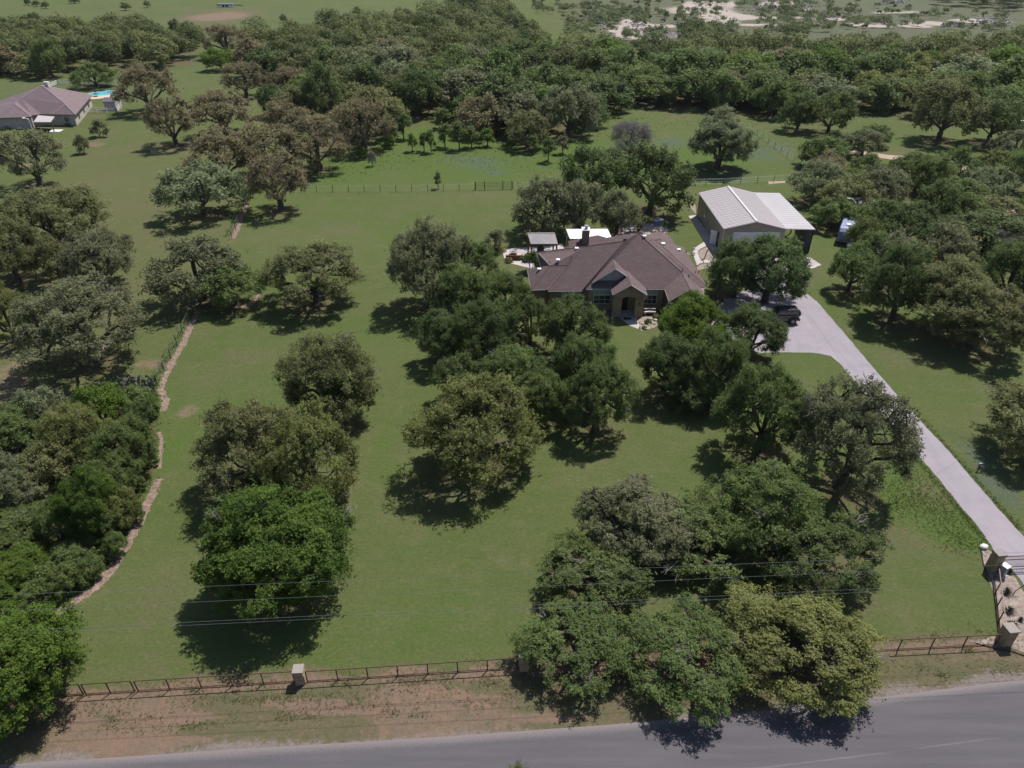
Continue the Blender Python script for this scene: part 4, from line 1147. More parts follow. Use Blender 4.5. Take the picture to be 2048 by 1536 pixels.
# ================================================================== MAIN HOUSE
from mathutils.bvhtree import BVHTree
def tana(py): return math.tan(PITCH+math.atan((py-768)/FOCAL))
def pf(px, py, d0, s, z0=3.0):
    """point on a roof slope that rises s per metre away from an eave at distance d0, height z0"""
    return Wd(px, py, (CAM_H-z0+s*d0)/(s+tana(py)))
def ray(px, py):
    a = Wd(px, py, 100.0); o = Vector((0, 0, CAM_H)); return o, (a-o).normalized()
def RP(px, py, A, B, C):
    o, d = ray(px, py); n = (B-A).cross(C-A); t = n.dot(A-o)/n.dot(d); return o+d*t
def inset(pts, k):
    P = [Vector((p[0], p[1])) for p in pts]; n = len(P); ar = sum(P[i].x*P[(i+1) % n].y-P[(i+1) % n].x*P[i].y for i in range(n))
    if ar < 0: P.reverse()
    out = []
    for i in range(n):
        a, b, c = P[i-1], P[i], P[(i+1) % n]
        u = (b-a).normalized(); v = (c-b).normalized()
        nu = Vector((-u.y, u.x)); nv = Vector((-v.y, v.x)); m = (nu+nv)
        if m.length < 0.3: m = nu*2
        m = m.normalized(); out.append(b+m*k/max(0.35, m.dot(nu)))
    return out

HB = W(1240, 600)
house = empty('brick_house', (HB.x, HB.y, 0), 'single-storey stone house with sprawling brown shingled hip roof beside the driveway', 'house')
S = 0.74
dE = W(1250, 577, 3).y; dL = W(1130, 581, 3).y; d1 = W(1075, 578.3, 3).y
PK = pf(1277, 467, dE, S); E1 = W(1172, 577, 3); E2 = W(1330, 577, 3); Vv = pf(1364, 545, dE, S)
J = pf(1249, 482, dL, S); RL = pf(1168, 493, dL, S)
LC = W(1095.7, 581, 3); E0 = W(1164, 580.4, 3)
BL = W(1074, 504.5, 3); BL2 = W(1082, 534, 3)
a0 = W(1063, 578.7, 3); a0b = W(1092, 577.7, 3); a1 = W(1055, 538, 3)
w1 = pf(1099, 531, d1, S); w2 = pf(1136, 531, d1, S)
WL = W(1339, 603, 3); Rr_ = Wd(1381, 579.6, WL.y)
WR = Vector((2*Rr_.x-WL.x, WL.y, 3.0))
SB = W(1401, 576, 3); SC_ = W(1414.6, 574, 3)
A_ = RP(1300, 480, PK, Vv, SB); B_ = RP(1311, 480, PK, Vv, SB)
r1, r2, r3, r4, r5, r6 = W(1390, 533, 3), W(1371.6, 501.5, 3), W(1366.7, 493.7, 3), W(1351, 490, 3), W(1343, 474, 3), W(1333, 467.5, 3)
q1 = RP(1321, 477.6, B_, SC_, r2); q2 = RP(1291, 470, PK, A_, B_); q3 = W(1316, 463.4, max(3.4, q1.z)); 
print('HOUSE z', PK.z, Vv.z, J.z, RL.z, w1.z, Rr_.z, A_.z, B_.z, q1.z, q2.z, q3.z, 'wing x', WL.x, WR.x, SB.x, SC_.x)
d9 = 90.0
def bk(px, py): return pf(px, py, d9, 0.5, 3.5)
facets = [[E1, E2, Vv, PK], [PK, J, E1], [LC, E0, E1, J, RL], [RL, BL, BL2, w1, w2], [RL, w2, LC], [a0, a0b, LC, w2, w1], [a1, a0, w1], [BL2, a1, w1],
          [E2, WL, Rr_, Vv], [PK, Vv, Rr_, WR, SB, A_], [A_, SB, SC_, B_], [B_, SC_, r1, r2, r3], [B_, r3, r4, q1], [q1, r4, r5, r6, q3], [PK, A_, B_, q1, q2], [q2, q1, q3],
          [bk(1139, 496), bk(1205, 499), bk(1250, 492), bk(1277, 480), bk(1277, 468.5), bk(1249, 469), bk(1213, 475.5), bk(1195.5, 470.3), bk(1136, 482)]]
rb_ = MB()
for f in facets: rb_.slab(f, 0.14)
roof = rb_.build('roof', MAT['shingle'], house)
roof_bvh_pts = [tuple(p) for f in facets for p in f]
tri = []; k = 0
for f in facets:
    for i in range(1, len(f)-1): tri.append((k, k+i, k+i+1))
    k += len(f)
BV = BVHTree.FromPolygons(roof_bvh_pts, tri)
def on_roof(px, py, bv=None):
    o, d = ray(px, py); h = (bv or BV).ray_cast(o, d, 400)
    return h[0] if h[0] is not None else W(px, py, 4)
# ridge and hip caps, slightly proud
for a, b in ((PK, Vv), (PK, E1), (RL, J), (RL, LC), (w1, w2), (w1, a0), (Rr_, Vv), (B_, SC_), (A_, B_), (q1, q3), (q1, B_), (PK, q2), (RL, BL)):
    MB().tube([a+Vector((0, 0, .0)), b+Vector((0, 0, .0))], 0.05, 5).build('ridge_cap', MAT['shingle'], house)
for a, b in ((a0, a0b), (LC, E0), (E1, E2), (E2, WL), (BL, BL2), (a1, a0), (SB, SC_)):
    MB().tube([a-Vector((0, 0, .1)), b-Vector((0, 0, .1))], 0.07, 4).build('gutter', MAT['fascia'], house)
plan = [a0, a0b, LC+Vector((0, 0, 0)), E0, E1, E2, WL, WR, SC_, r1, r2, r3, r4, r5, W(1300, 466, 3), W(1255, 470, 3), bk(1190, 472), bk(1137, 484), W(1146, 497, 3), BL, BL2, a1]
ip = inset(plan, 0.40)
wb = MB().prism(ip, 0.0, 2.92)
wall = wb.build('wall', MAT['brick_wall'], house)
# stone cladding on the centre front
yc = dE+0.30
cx0, cx1 = E1.x+0.35, E2.x-0.1
MB().box(((cx0+cx1)/2, yc+0.1, 1.46), (cx1-cx0, 0.30, 2.9)).build('stone_front', MAT['stone_wall'], house)
# garage gable wall
MB().poly([WL+Vector((0.3, 0.35, -0.1)), WR+Vector((-0.3, 0.35, -0.1)), Rr_+Vector((0, 0.35, -0.25))]).build('gable_wall', MAT['brick_wall'], house)

def window(xa, xb, za, zb, y, par, cols=3, rows=2, glass='glass', depth=0.06, blind=0):
    """window in a wall facing the camera at distance y"""
    fr = MB(); t = 0.06
    for (c, d) in (((xa+xb)/2, za, 0), None), (((xa+xb)/2, zb, 0), None): pass
    fr.box(((xa+xb)/2, y, za), (xb-xa+t, depth, t)); fr.box(((xa+xb)/2, y, zb), (xb-xa+t, depth, t))
    fr.box((xa, y-0.004, (za+zb)/2), (t, depth, zb-za-t)); fr.box((xb, y-0.004, (za+zb)/2), (t, depth, zb-za-t))
    f = fr.build('window', MAT['trim'], par)
    for i in range(cols):
        for j in range(rows):
            x0 = xa+(xb-xa)*i/cols+.02; x1 = xa+(xb-xa)*(i+1)/cols-.02; z0 = za+(zb-za)*j/rows+.02; z1 = za+(zb-za)*(j+1)/rows-.02
            sub(MB().box(((x0+x1)/2, y+0.012, (z0+z1)/2), (x1-x0, 0.02, z1-z0)).build('pane', MAT['blind' if (glass == 'blind' or j >= rows-blind) else 'glass']), f)
    m = MB()
    for i in range(1, cols): m.box((xa+(xb-xa)*i/cols, y-0.012, (za+zb)/2), (0.04, 0.03, zb-za-t))
    for j in range(1, rows): m.box(((xa+xb)/2, y-0.02, za+(zb-za)*j/rows), (xb-xa-t, 0.03, 0.035))
    if m.v: sub(m.build('muntin', MAT['trim']), f)
    return f
yw = yc-0.09
def zx(px, py, y): p = Wd(px, py, y); return p.x, p.z
xa, zb = zx(1188, 583, yw); xb, za = zx(1220, 607, yw)
window(xa, xb, max(za, .45), 2.0, yw, house, 3, 2)
window(xa, xb, 2.12, 2.72, yw, house, 3, 1, 'blind')
xa, _ = zx(1286, 590, yw); xb, za = zx(1312, 607.5, yw)
window(xa, xb, max(za, .45), 2.0, yw, house, 3, 2)
window(xa, xb, 2.12, 2.6, yw, house, 3, 1, 'blind')
yl = dL+0.36
for a, b in ((1123.5, 1131.5), (1140, 1148)):
    x0, _ = zx(a, 590, yl); x1, _ = zx(b, 590, yl)
    window(x0, x1, 1.5, 2.7, yl, house, 1, 2, 'blind')
# entrance porch
dp = W(1240, 634).y
PL, PR, PA = Wd(1226, 590.3, dp-0.35), Wd(1294.5, 587.4, dp-0.35), Wd(1262.5, 568.8, dp-0.35)
PR.z = PL.z = (PL.z+PR.z)/2
yb = dE+0.9
yv = dE+(PA.z-3)/S+0.15
PAb = Vector((PA.x, yv, PA.z))
pr = MB()
pr.slab([PL, PA, PAb, Vector((PL.x, yb, PL.z))], 0.12); pr.slab([PA, PR, Vector((PR.x, yb, PR.z)), PAb], 0.12)
pr.build('porch_roof', MAT['shingle'], house)
tr_ = MB()
for a, b in ((PL, PA), (PA, PR)): tr_.tube([a-Vector((0, 0.03, .08)), b-Vector((0, .03, .08))], 0.075, 4)
for a in (PL, PR): tr_.tube([a-Vector((0, 0, .1)), Vector((a.x, yb, a.z-.1))], 0.06, 4)
tr_.build('bargeboard', MAT['fascia'], house)
xl0, xl1, xr0, xr1 = W(1224.5, 634).x, W(1240.5, 634).x, W(1268, 634).x, W(1284, 634).x
zt = 2.35
yf = dp
for cx_a, cx_b in ((xl0, xl1), (xr0, xr1)):
    cobj = MB().box(((cx_a+cx_b)/2, yf+0.4, zt/2), (cx_b-cx_a, 0.8, zt)).build('porch_column', MAT['stone_wall'], house)
    rg = random.Random(int(cx_a*10)); z = 0.0
    while z < zt-0.1:                                   # coursed stone, each block proud of the core
        hgt = rg.uniform(0.17, 0.30); hgt = min(hgt, zt-z)
        x = cx_a
        while x < cx_b-0.02:
            wdt = min(rg.uniform(0.3, 0.7), cx_b-x)
            sub(MB().box((x+wdt/2, yf-0.01-rg.uniform(0, .03), z+hgt/2), (wdt-0.02, 0.06, hgt-0.02)).build('stone', MAT['stone_block']), cobj)
            x += wdt
        for sx, sg in ((cx_a, -1), (cx_b, 1)):
            sub(MB().box((sx+sg*(0.01+rg.uniform(0, .02)), yf+0.4, z+hgt/2), (0.05, 0.76, hgt-0.02)).build('stone', MAT['stone_block']), cobj)
        z += hgt
arch = MB()
ar = [(xl0, zt), (xl1, zt)]
n = 10; am = (xl1+xr0)/2; aw = (xr0-xl1)/2
ar += [(am-aw*math.cos(PI*i/n), zt-0.05+0.38*math.sin(PI*i/n)) for i in range(n+1)]
ar += [(xr0, zt), (xr1, zt), (min(xr1+0.25, PR.x-0.3), PR.z-0.16+0.1), (PA.x, PA.z-0.22), (max(xl0-0.25, PL.x+0.3), PL.z-0.06)]
ar = [(x, z) for x, z in ar]
V0 = [(x, yf+0.02, z) for x, z in ar]; V1 = [(x, yf+0.30, z) for x, z in ar]
arch.v = V0+V1; n = len(ar); arch.f = [tuple(range(n)), tuple(range(2*n-1, n-1, -1))]+[(i, n+i, n+(i+1) % n, (i+1) % n) for i in range(n)]
arch.build('arch_wall', MAT['stone_wall'], house)
door = MB().box(((xl1+am)/2+0.15, yc-0.10, 1.15), (1.0, 0.08, 2.3)).build('door', MAT['dark_door'], house)
sub(MB().box(((xl1+am)/2+0.55, yc-0.17, 1.1), (0.05, 0.05, 0.2)).build('handle', MAT['grey_metal']), door)
MB().box((am+0.15, yc-0.09, 1.3), (0.10, 0.07, 2.5)).build('door_trim', MAT['trim'], house)
lx, lz = zx(1278.5, 607, yf)
sub_l = MB().box((lx, yf-0.10, lz), (0.16, 0.14, 0.32)).build('wall_lantern', MAT['timber'], house)
# larger gable set in the roof
LBp = pf(1184, 563, dE, S)
dg = LBp.y; AP = Wd(1231, 534.6, dg); RB = Vector((AP.x, dE+(AP.z-3)/S+0.1, AP.z)); RBs = Vector((2*AP.x-LBp.x, dg, LBp.z))
g2 = MB(); ov = Vector((0, -0.35, 0))
g2.slab([LBp+ov, AP+ov, RB, LBp+Vector((0, .25, 0))], 0.10); g2.slab([AP+ov, RBs+ov, RBs+Vector((0, .25, 0)), RB], 0.10)
g2.build('gable_roof', MAT['shingle'], house)
zlow = 3.0+S*max(0, dg+0.12-dE)-0.5
MB().poly([(LBp.x+.1, dg+0.12, LBp.z-.08), (LBp.x+.4, dg+0.12, zlow), (RBs.x-.4, dg+0.12, zlow), (RBs.x-.1, dg+0.12, LBp.z-.08), (AP.x, dg+0.12, AP.z-0.12)]).build('gable_wall', MAT['fascia'], house)
t3 = MB()
for a, b in ((LBp, AP), (AP, RBs)): t3.tube([a+ov-Vector((0, 0.03, .06)), b+ov-Vector((0, .03, .06))], 0.075, 4)
t3.build('bargeboard', MAT['fascia'], house)
# chimney
cb = bk(1171, 489); 
cw = 15/FOCAL*(cb.y*math.cos(PITCH)+(CAM_H-4)*math.sin(PITCH))
ctop = Wd(1171, 461.5, cb.y).z
ch = MB().box((cb.x, cb.y+0.55, (2.5+ctop)/2), (cw*0.9, 1.0, ctop-2.5)).build('chimney', MAT['fascia'], house)
ch.data.materials[0] = mottled('chimney_siding', (0.15, 0.105, 0.10), (0.185, 0.13, 0.125), 2, 0.9)
sub(MB().box((cb.x, cb.y+0.55, ctop+0.05), (cw*1.1, 1.3, 0.10)).build('chimney_cap', MAT['white_metal']), ch)
sub(MB().tube([(cb.x+0.05, cb.y+0.5, ctop+0.08), (cb.x+0.05, cb.y+0.5, ctop+0.42)], 0.18, 10).tube([(cb.x+0.05, cb.y+0.5, ctop+0.43), (cb.x+0.05, cb.y+0.5, ctop+0.55)], [0.32, 0.30], 10).build('flue', MAT['grey_metal']), ch)
for px, py in ((1153.5, 498.5), (1116, 521.5), (1078.5, 540), (1288.5, 474), (1326, 489), (1357.5, 501), (1250.5, 480)):
    p = on_roof(px, py)
    v = MB(); v.box((p.x, p.y-0.02, p.z+0.10), (0.34, 0.36, 0.16)); v.box((p.x, p.y-0.04, p.z+0.20), (0.44, 0.46, 0.045))
    v.build('roof_vent', MAT['white_metal'] if px != 1250.5 else MAT['black'], house)
for px, py in ((1142, 519), (1364.5, 543), (1377.5, 554), (1391, 546.5), (1396.5, 547), (1372, 506), (1099, 529)):
    p = on_roof(px, py)
    MB().tube([(p.x, p.y, p.z-.05), (p.x, p.y, p.z+0.38)], 0.045, 6).build('vent_pipe', MAT['black'], house)
dn = MB().tube([W(1166.5, 571, 3.0), W(1167, 572, 2.9), (W(1167, 572, 2.9).x, yc-0.25, 0.1)], 0.06, 5)
dn.build('downspout', MAT['trim'], house)

# ---- things at the front of the house
p = W(1254.5, 637.5)
tag(MB().box((p.x, p.y, 0.035), (0.95, 0.6, 0.03)).build('doormat', MAT['black']), 'black doormat on the front walk before the porch arch', 'doormat')
b0, b1 = W(1288, 632), W(1309, 629)
bench = empty('garden_bench', ((b0.x+b1.x)/2, b0.y, 0), 'pale curved bench against the wall right of the porch', 'bench')
c = (b0+b1)/2; L = (b1-b0).length
st = MB(); st.v = []; 
for i in range(8):
    pass
def arcpts(z, dy, n=9, sag=0.12): return [(c.x+(t-.5)*L, c.y+dy+sag*math.cos((t-.5)*PI), z) for t in [i/(n-1) for i in range(n)]]
MB().tube(arcpts(0.45, -.1), 0.13, 8).build('seat', MAT['cushion'], bench, True)
MB().tube(arcpts(0.78, 0.12), 0.10, 8).build('backrest', MAT['fascia'], bench, True)
for s in (-.38, .38):
    MB().box((c.x+s*L, c.y+0.02, 0.2), (0.12, 0.3, 0.4)).build('leg', MAT['rock'], bench)
for i, (px, py, wd_) in enumerate(((1285, 648, .35), (1292, 641, .3), (1302, 639, .4), (1311, 641, .45), (1308, 648, .35), (1298, 650, .3), (1279, 644, .28), (1287, 655, .3), (1293, 659, .35))):
    p = W(px, py); rg = random.Random(i)
    tag(MB().ball((p.x, p.y, wd_*0.22), (wd_*.6, wd_*.5, wd_*.3), 7, 5, 0.15, rg).build('boulder', MAT['rock']), 'buff rock edging the flower bed right of the front walk', 'rock', 'rocks round the front flower bed')
def flower_bush(px, py, r, h, mats, label, name='flower_bush', seed=0, cat='plant'):
    p = W(px, py); rg = np.random.default_rng(seed)
    e = empty(name, (p.x, p.y, 0), label, cat)
    n = 420
    d = rg.normal(size=(n, 3)); d /= np.linalg.norm(d, axis=1)[:, None]; d[:, 2] = np.abs(d[:, 2])
    Pp = d*np.array([r, r, h*0.9])*rg.uniform(.4, 1, n)[:, None]
    for nm, mt, sel, sz in (('leaves', LEAF['green'], slice(0, 300), 0.07), ('blossom', mats, slice(300, n), 0.06)):
        Q = Pp[sel]; k = len(Q)
        A = rg.normal(size=(k, 3)); A /= np.linalg.norm(A, axis=1)[:, None]; B = np.cross(A, rg.normal(size=(k, 3))); B /= np.linalg.norm(B, axis=1)[:, None]
        Vx = np.stack([Q+A*sz, Q+B*sz, Q-A*sz, Q-B*sz], 1).reshape(-1, 3)
        me = np_mesh(nm, Vx, np.arange(k*4), np.arange(k)*4, np.full(k, 4), mt, rg.random(k))
        o = bpy.data.objects.new(nm, me); COL.objects.link(o); o.parent = e
flower_bush(1296, 646, 0.5, 0.6, MAT['pink'], 'pinkish flowering plant in the rock bed right of the front walk', seed=1)
flower_bush(1289, 657, 0.35, 0.4, MAT['cushion'], 'white flowering plant at the corner of the front walk', seed=2)
flower_bush(1312, 637, 0.5, 0.7, MAT['orange'], 'orange flowering plant below the garden bench', seed=3)
flower_bush(1018, 524, 0.7, 0.8, MAT['orange'], 'orange flowering bush below the back patio lounge', seed=4)
flower_bush(1003, 503, 0.8, 0.8, MAT['orange'], 'reddish flowering bush at the left end of the back patio', seed=5)
flower_bush(1440, 511, 0.7, 0.9, MAT['yucca'], 'spiky green plant at the corner of the metal building', seed=6)
p = W(1410, 521)
wt = empty('young_tree', (p.x, p.y, 0), 'small twisted leafless tree in the rock bed beside the metal building', 'tree')
MB().tube([(p.x-.5, p.y, 0), (p.x-.1, p.y, .35), (p.x, p.y, 1.0), (p.x+.12, p.y, 1.6)], [.09, .08, .07, .04], 6).build('trunk', MAT['bark'], wt)
MB().tube([(p.x+.02, p.y, 1.2), (p.x+.3, p.y, 1.7), (p.x+.1, p.y, 2.1)], [.05, .04, .02], 5).build('branch', MAT['bark'], wt)

# ---- back patio
def px_roof(pts): return [W(x, y, z) for x, y, z in pts]
pv = W(1088, 515)
pav = empty('pavilion', (pv.x, pv.y, 0), 'timber patio pavilion with grey metal shed roof behind the left wing', 'pavilion')
q = px_roof(((1054.6, 465.3, 3.1), (1109.3, 465.0, 3.1), (1115.8, 487.8, 2.45), (1061.4, 487.8, 2.45)))
MB().slab([q[3], q[2], q[1], q[0]], 0.06).build('roof', mottled('grey_ribbed_roof', (0.17, 0.15, 0.16), (0.23, 0.205, 0.215), 1, 0.45, 0.4), pav)
for i in range(19):
    t = (i+.5)/19
    a = q[3].lerp(q[2], t); b = q[0].lerp(q[1], t)
    MB().box(((a.x+b.x)/2, (a.y+b.y)/2, (a.z+b.z)/2+0.02), (0.03, 0.03, 0.03)).v
    MB().tube([a+Vector((0, 0, .02)), b+Vector((0, 0, .02))], 0.022, 4).build('roof_rib', MAT['grey_metal'], pav)
for t, e in ((0.04, q[3]), (0.96, q[3])):
    a = q[3].lerp(q[2], t); b = q[0].lerp(q[1], t)
    for pnt, top in ((a, 2.35), (b, 2.95)):
        MB().box((pnt.x, pnt.y+(0.2 if pnt is a else -0.2), top/2), (0.2, 0.2, top)).build('post', MAT['timber'], pav)
for (a, b, z) in ((q[3], q[2], 2.3), (q[0], q[1], 2.95)):
    MB().box(((a.x+b.x)/2, a.y+(0.2 if z < 2.5 else -.2), z), (abs(b.x-a.x), 0.12, 0.22)).build('beam', MAT['timber'], pav)
ft = W(1027, 509)
fire = empty('fire_table', (ft.x, ft.y, 0), 'low square fire table on the back patio', 'table')
MB().box((ft.x, ft.y, 0.38), (1.15, 0.8, 0.06)).build('table_top', MAT['cap_stone'], fire)
MB().box((ft.x, ft.y, 0.18), (0.8, 0.5, 0.34)).build('base', MAT['timber'], fire)
MB().box((ft.x, ft.y, 0.425), (0.5, 0.3, 0.02)).build('burner', MAT['black'], fire)
sf = W(1028, 518)
sofa = empty('patio_sofa', (sf.x, sf.y, 0), 'dark framed patio sofa with a pale cushion at the patio edge', 'sofa')
MB().box((sf.x, sf.y, 0.22), (2.3, 0.75, 0.26)).build('seat', MAT['timber'], sofa)
MB().box((sf.x, sf.y-0.38, 0.5), (2.3, 0.12, 0.45)).build('backrest', MAT['timber'], sofa)
MB().box((sf.x-.1, sf.y+0.02, 0.40), (0.6, 0.6, 0.10)).build('cushion', MAT['cushion'], sofa, bevel=.03)
for s in (-1, 1): MB().box((sf.x+s*1.1, sf.y, 0.4), (0.12, 0.75, 0.4)).build('armrest', MAT['timber'], sofa)
g_ = W(1081, 503)
gr = empty('grill', (g_.x, g_.y, 0), 'black barbecue grill under the patio pavilion', 'grill')
MB().box((g_.x, g_.y, 0.4), (1.0, 0.55, 0.8)).build('cabinet', MAT['black'], gr)
MB().tube([(g_.x-.4, g_.y, 0.88), (g_.x+.4, g_.y, 0.88)], 0.27, 10).build('lid', MAT['black'], gr)
# white metal patio cover
q = px_roof(((1132, 458, 3.1), (1215, 457.6, 3.1), (1224, 475, 2.6), (1140, 480, 2.6)))
pcx = (q[0]+q[2])/2
pc = empty('patio_cover', (pcx.x, pcx.y, 0), 'white standing-seam metal patio cover behind the chimney', 'patio cover')
q[2].y = q[3].y = (q[2].y+q[3].y)/2
for i in range(13):                                     # each roof sheet, with its raised seam
    t0, t1 = i/13, (i+1)/13
    sh_ = MB().slab([q[3].lerp(q[2], t0+.002), q[3].lerp(q[2], t1-.002), q[0].lerp(q[1], t1-.002), q[0].lerp(q[1], t0+.002)], 0.05).build('roof_panel', MAT['white_metal'], pc)
    sub(MB().tube([q[3].lerp(q[2], t0+.002)+Vector((0, 0, .02)), q[0].lerp(q[1], t0+.002)+Vector((0, 0, .02))], 0.03, 4).build('seam', MAT['white_metal']), sh_)
for t in (.03, .97):
    for a in (q[3].lerp(q[2], t), q[0].lerp(q[1], t)):
        MB().box((a.x, a.y+(0.15 if a.z < 2.8 else -.15), (a.z-.1)/2), (0.14, 0.14, a.z-.1)).build('post', MAT['fascia'], pc)
ct = W(1315, 450)
cart = empty('outdoor_grill', (ct.x, ct.y, 0), 'blue-grey covered grill on the far right of the stone patio', 'grill')
MB().box((ct.x, ct.y, 0.45), (1.2, 0.7, 0.7), 0.3).build('cabinet', MAT['blue_paint'], cart)
MB().box((ct.x+.1, ct.y, 0.86), (1.5, 0.8, 0.1), 0.3).build('shelf', MAT['white_metal'], cart)
MB().ball((ct.x-.2, ct.y, 0.98), (.45, .32, .25), 8, 6).build('lid', MAT['grey_metal'], cart)
def chair(px, py, rz, mat, label, group=None):
    p = W(px, py); e = empty('patio_chair', (p.x, p.y, 0), label, 'chair', group); e.rotation_euler = (0, 0, rz)
    MB().box((0, 0, .42), (.55, .55, .07)).build('seat', MAT[mat], e, local=True)
    MB().box((0, -.27, .75), (.55, .06, .6)).build('backrest', MAT[mat], e, local=True)
    for sx in (-.24, .24):
        for sy in (-.24, .24): MB().box((sx, sy, .19), (.04, .04, .38)).build('leg', MAT['black'], e, local=True)
for i, (px, py, rz) in enumerate(((1257, 461, .4), (1266, 464, 2.2), (1254, 467, 4.0))):
    chair(px, py, rz, 'white_paint', 'white patio chair on the left of the stone patio', 'white chairs on the stone patio')
tp = W(1261, 464); tb = empty('patio_table', (tp.x, tp.y, 0), 'small round table between the white patio chairs', 'table')
MB().disc((tp.x, tp.y, .7), .5, (0, 0, 1), .05).build('table_top', MAT['white_paint'], tb); MB().tube([(tp.x, tp.y, 0), (tp.x, tp.y, .68)], .05, 6).build('leg', MAT['black'], tb)
pl = W(1277, 462); po = empty('potted_plant', (pl.x, pl.y, 0), 'potted green plant behind the roof peak on the stone patio', 'plant')
MB().tube([(pl.x, pl.y, 0), (pl.x, pl.y, .5)], [.22, .3], 10).build('pot', MAT['timber'], po)
_c = bpy.data.objects.new('foliage', PROTO['sh0'].get('base') or crown_for('sh0', 'green')); COL.objects.link(_c); _c.parent = po; _c.scale = (.4, .4, .55); _c.location = (0, 0, .2)

# ================================================================== METAL BUILDING
x0, xr, x1, x2, y0, y1 = 30.15, 34.45, 38.75, 42.8, 96.4, 112.0
ez, rz_, cz = 3.70, 4.75, 3.62
barn = empty('metal_building', ((x0+x1)/2, (y0+y1)/2, 0), 'tan metal workshop with mauve ribbed gable roof and open carport on its right', 'building')
MB().prism([(x0, y0), (x1, y0), (x1, y1), (x0, y1)], 0, ez-0.1).build('wall', MAT['barn_wall'], barn)
MB().poly([(x0, y0, ez-.1), (x1, y0, ez-.1), (xr, y0, rz_-.1)]).poly([(x0, y1, ez-.1), (xr, y1, rz_-.1), (x1, y1, ez-.1)]).build('gable_wall', MAT['barn_wall'], barn)
def panel_mesh(name, a, b, wdt, mat):
    """one ribbed roof sheet from a to b (x,z), wdt wide in y, with two raised ribs"""
    m_ = MB(); m_.slab([(a[0], 0.004, a[1]), (b[0], 0.004, b[1]), (b[0], wdt-0.004, b[1]), (a[0], wdt-0.004, a[1])] if a[0] < b[0] else [(b[0], .004, b[1]), (a[0], .004, a[1]), (a[0], wdt-.004, a[1]), (b[0], wdt-.004, b[1])], 0.05)
    for yy in (0.06, wdt/2):
        m_.tube([(a[0], yy, a[1]+.02), (b[0], yy, b[1]+.02)], 0.024, 4)
    me = bpy.data.meshes.new(name); me.from_pydata(m_.v, [], m_.f); me.materials.append(MAT[mat]); return me
npn = 17; pw = (y1-y0+0.3)/npn
for a, b, mat in (((x0-.12, ez), (xr, rz_), 'barn_roof'), ((xr+.002, rz_), (x1+.02, ez+.0), 'barn_roof'), ((x1+.025, ez+0.01), (x2+.1, cz), 'port_roof')):
    me = panel_mesh('roof_panel', a, b, pw, mat)
    for i in range(npn):
        o = bpy.data.objects.new('roof_panel', me); COL.objects.link(o); o.parent = barn
        o.location = (-barn.location.x, y0-0.15+i*pw-barn.location.y, 0)
MB().box((xr, (y0+y1)/2, rz_+0.05), (0.34, y1-y0+0.35, 0.05)).build('ridge_cap', MAT['port_roof'], barn)
tm = MB()
for a, b in (((x0-.12, ez), (xr, rz_)), ((xr, rz_), (x1, ez)), ((x1, ez), (x2+.1, cz))):
    for yy in (y0-.17, y1+.17): tm.tube([(a[0], yy, a[1]-.04), (b[0], yy, b[1]-.04)], 0.085, 4)
tm.build('rake_trim', MAT['port_roof'], barn)
MB().tube([(x0-.15, y0-.15, ez-.06), (x0-.15, y1+.15, ez-.06)], 0.08, 4).tube([(x2+.12, y0-.15, cz-.06), (x2+.12, y1+.15, cz-.06)], .07, 4).build('eave_trim', MAT['port_roof'], barn)
for xx, yy in ((x0, y0), (x1, y0), (x0, y1)):
    MB().box((xx, yy, ez/2-.05), (0.16, 0.16, ez-.1)).build('corner_trim', MAT['barn_trim'], barn)
dx0, dx1, dz = Wd(1465, 480, y0).x, Wd(1556, 480, y0).x, 3.15
gd = MB().box(((dx0+dx1)/2, y0-.01, dz/2), (dx1-dx0+.25, 0.10, dz+.12)).build('garage_door', MAT['barn_trim'], barn)
for i in range(6):
    h = dz/6
    sub(MB().box(((dx0+dx1)/2, y0-.07, h*(i+.5)), (dx1-dx0, 0.05, h-.03)).build('door_section', MAT['white_metal']), gd)
# open side door, black slab as painted shade in its opening, left-wall window
MB().box((x0-.02, 99.0, 1.08), (0.08, 1.0, 2.16)).build('doorway_shade', MAT['black'], barn)
MB().box((x0-.46, 99.55, 1.08), (0.95, 0.06, 2.1), -0.35).build('door', MAT['white_paint'], barn)
wf = MB().box((x0-.03, 107.6, 1.9), (0.06, 1.3, 1.0)).build('window', MAT['barn_trim'], barn)
sub(MB().box((x0-.06, 107.6, 1.9), (0.03, 1.14, 0.86)).build('pane', MAT['glass']), wf)
for yy in (y0+.1, (y0+y1)/2, y1-.1):
    MB().box((x2, yy, cz/2-.05), (0.15, 0.15, cz-.1)).build('carport_post', MAT['black'], barn)
MB().box((x2-.02, y0+3.2, 1.75), (0.06, 6.0, 3.4)).build('carport_panel', MAT['grey_metal'], barn)
MB().box(((x1+x2)/2, y0+9.5, .5), (2.2, 1.6, 1.0)).v

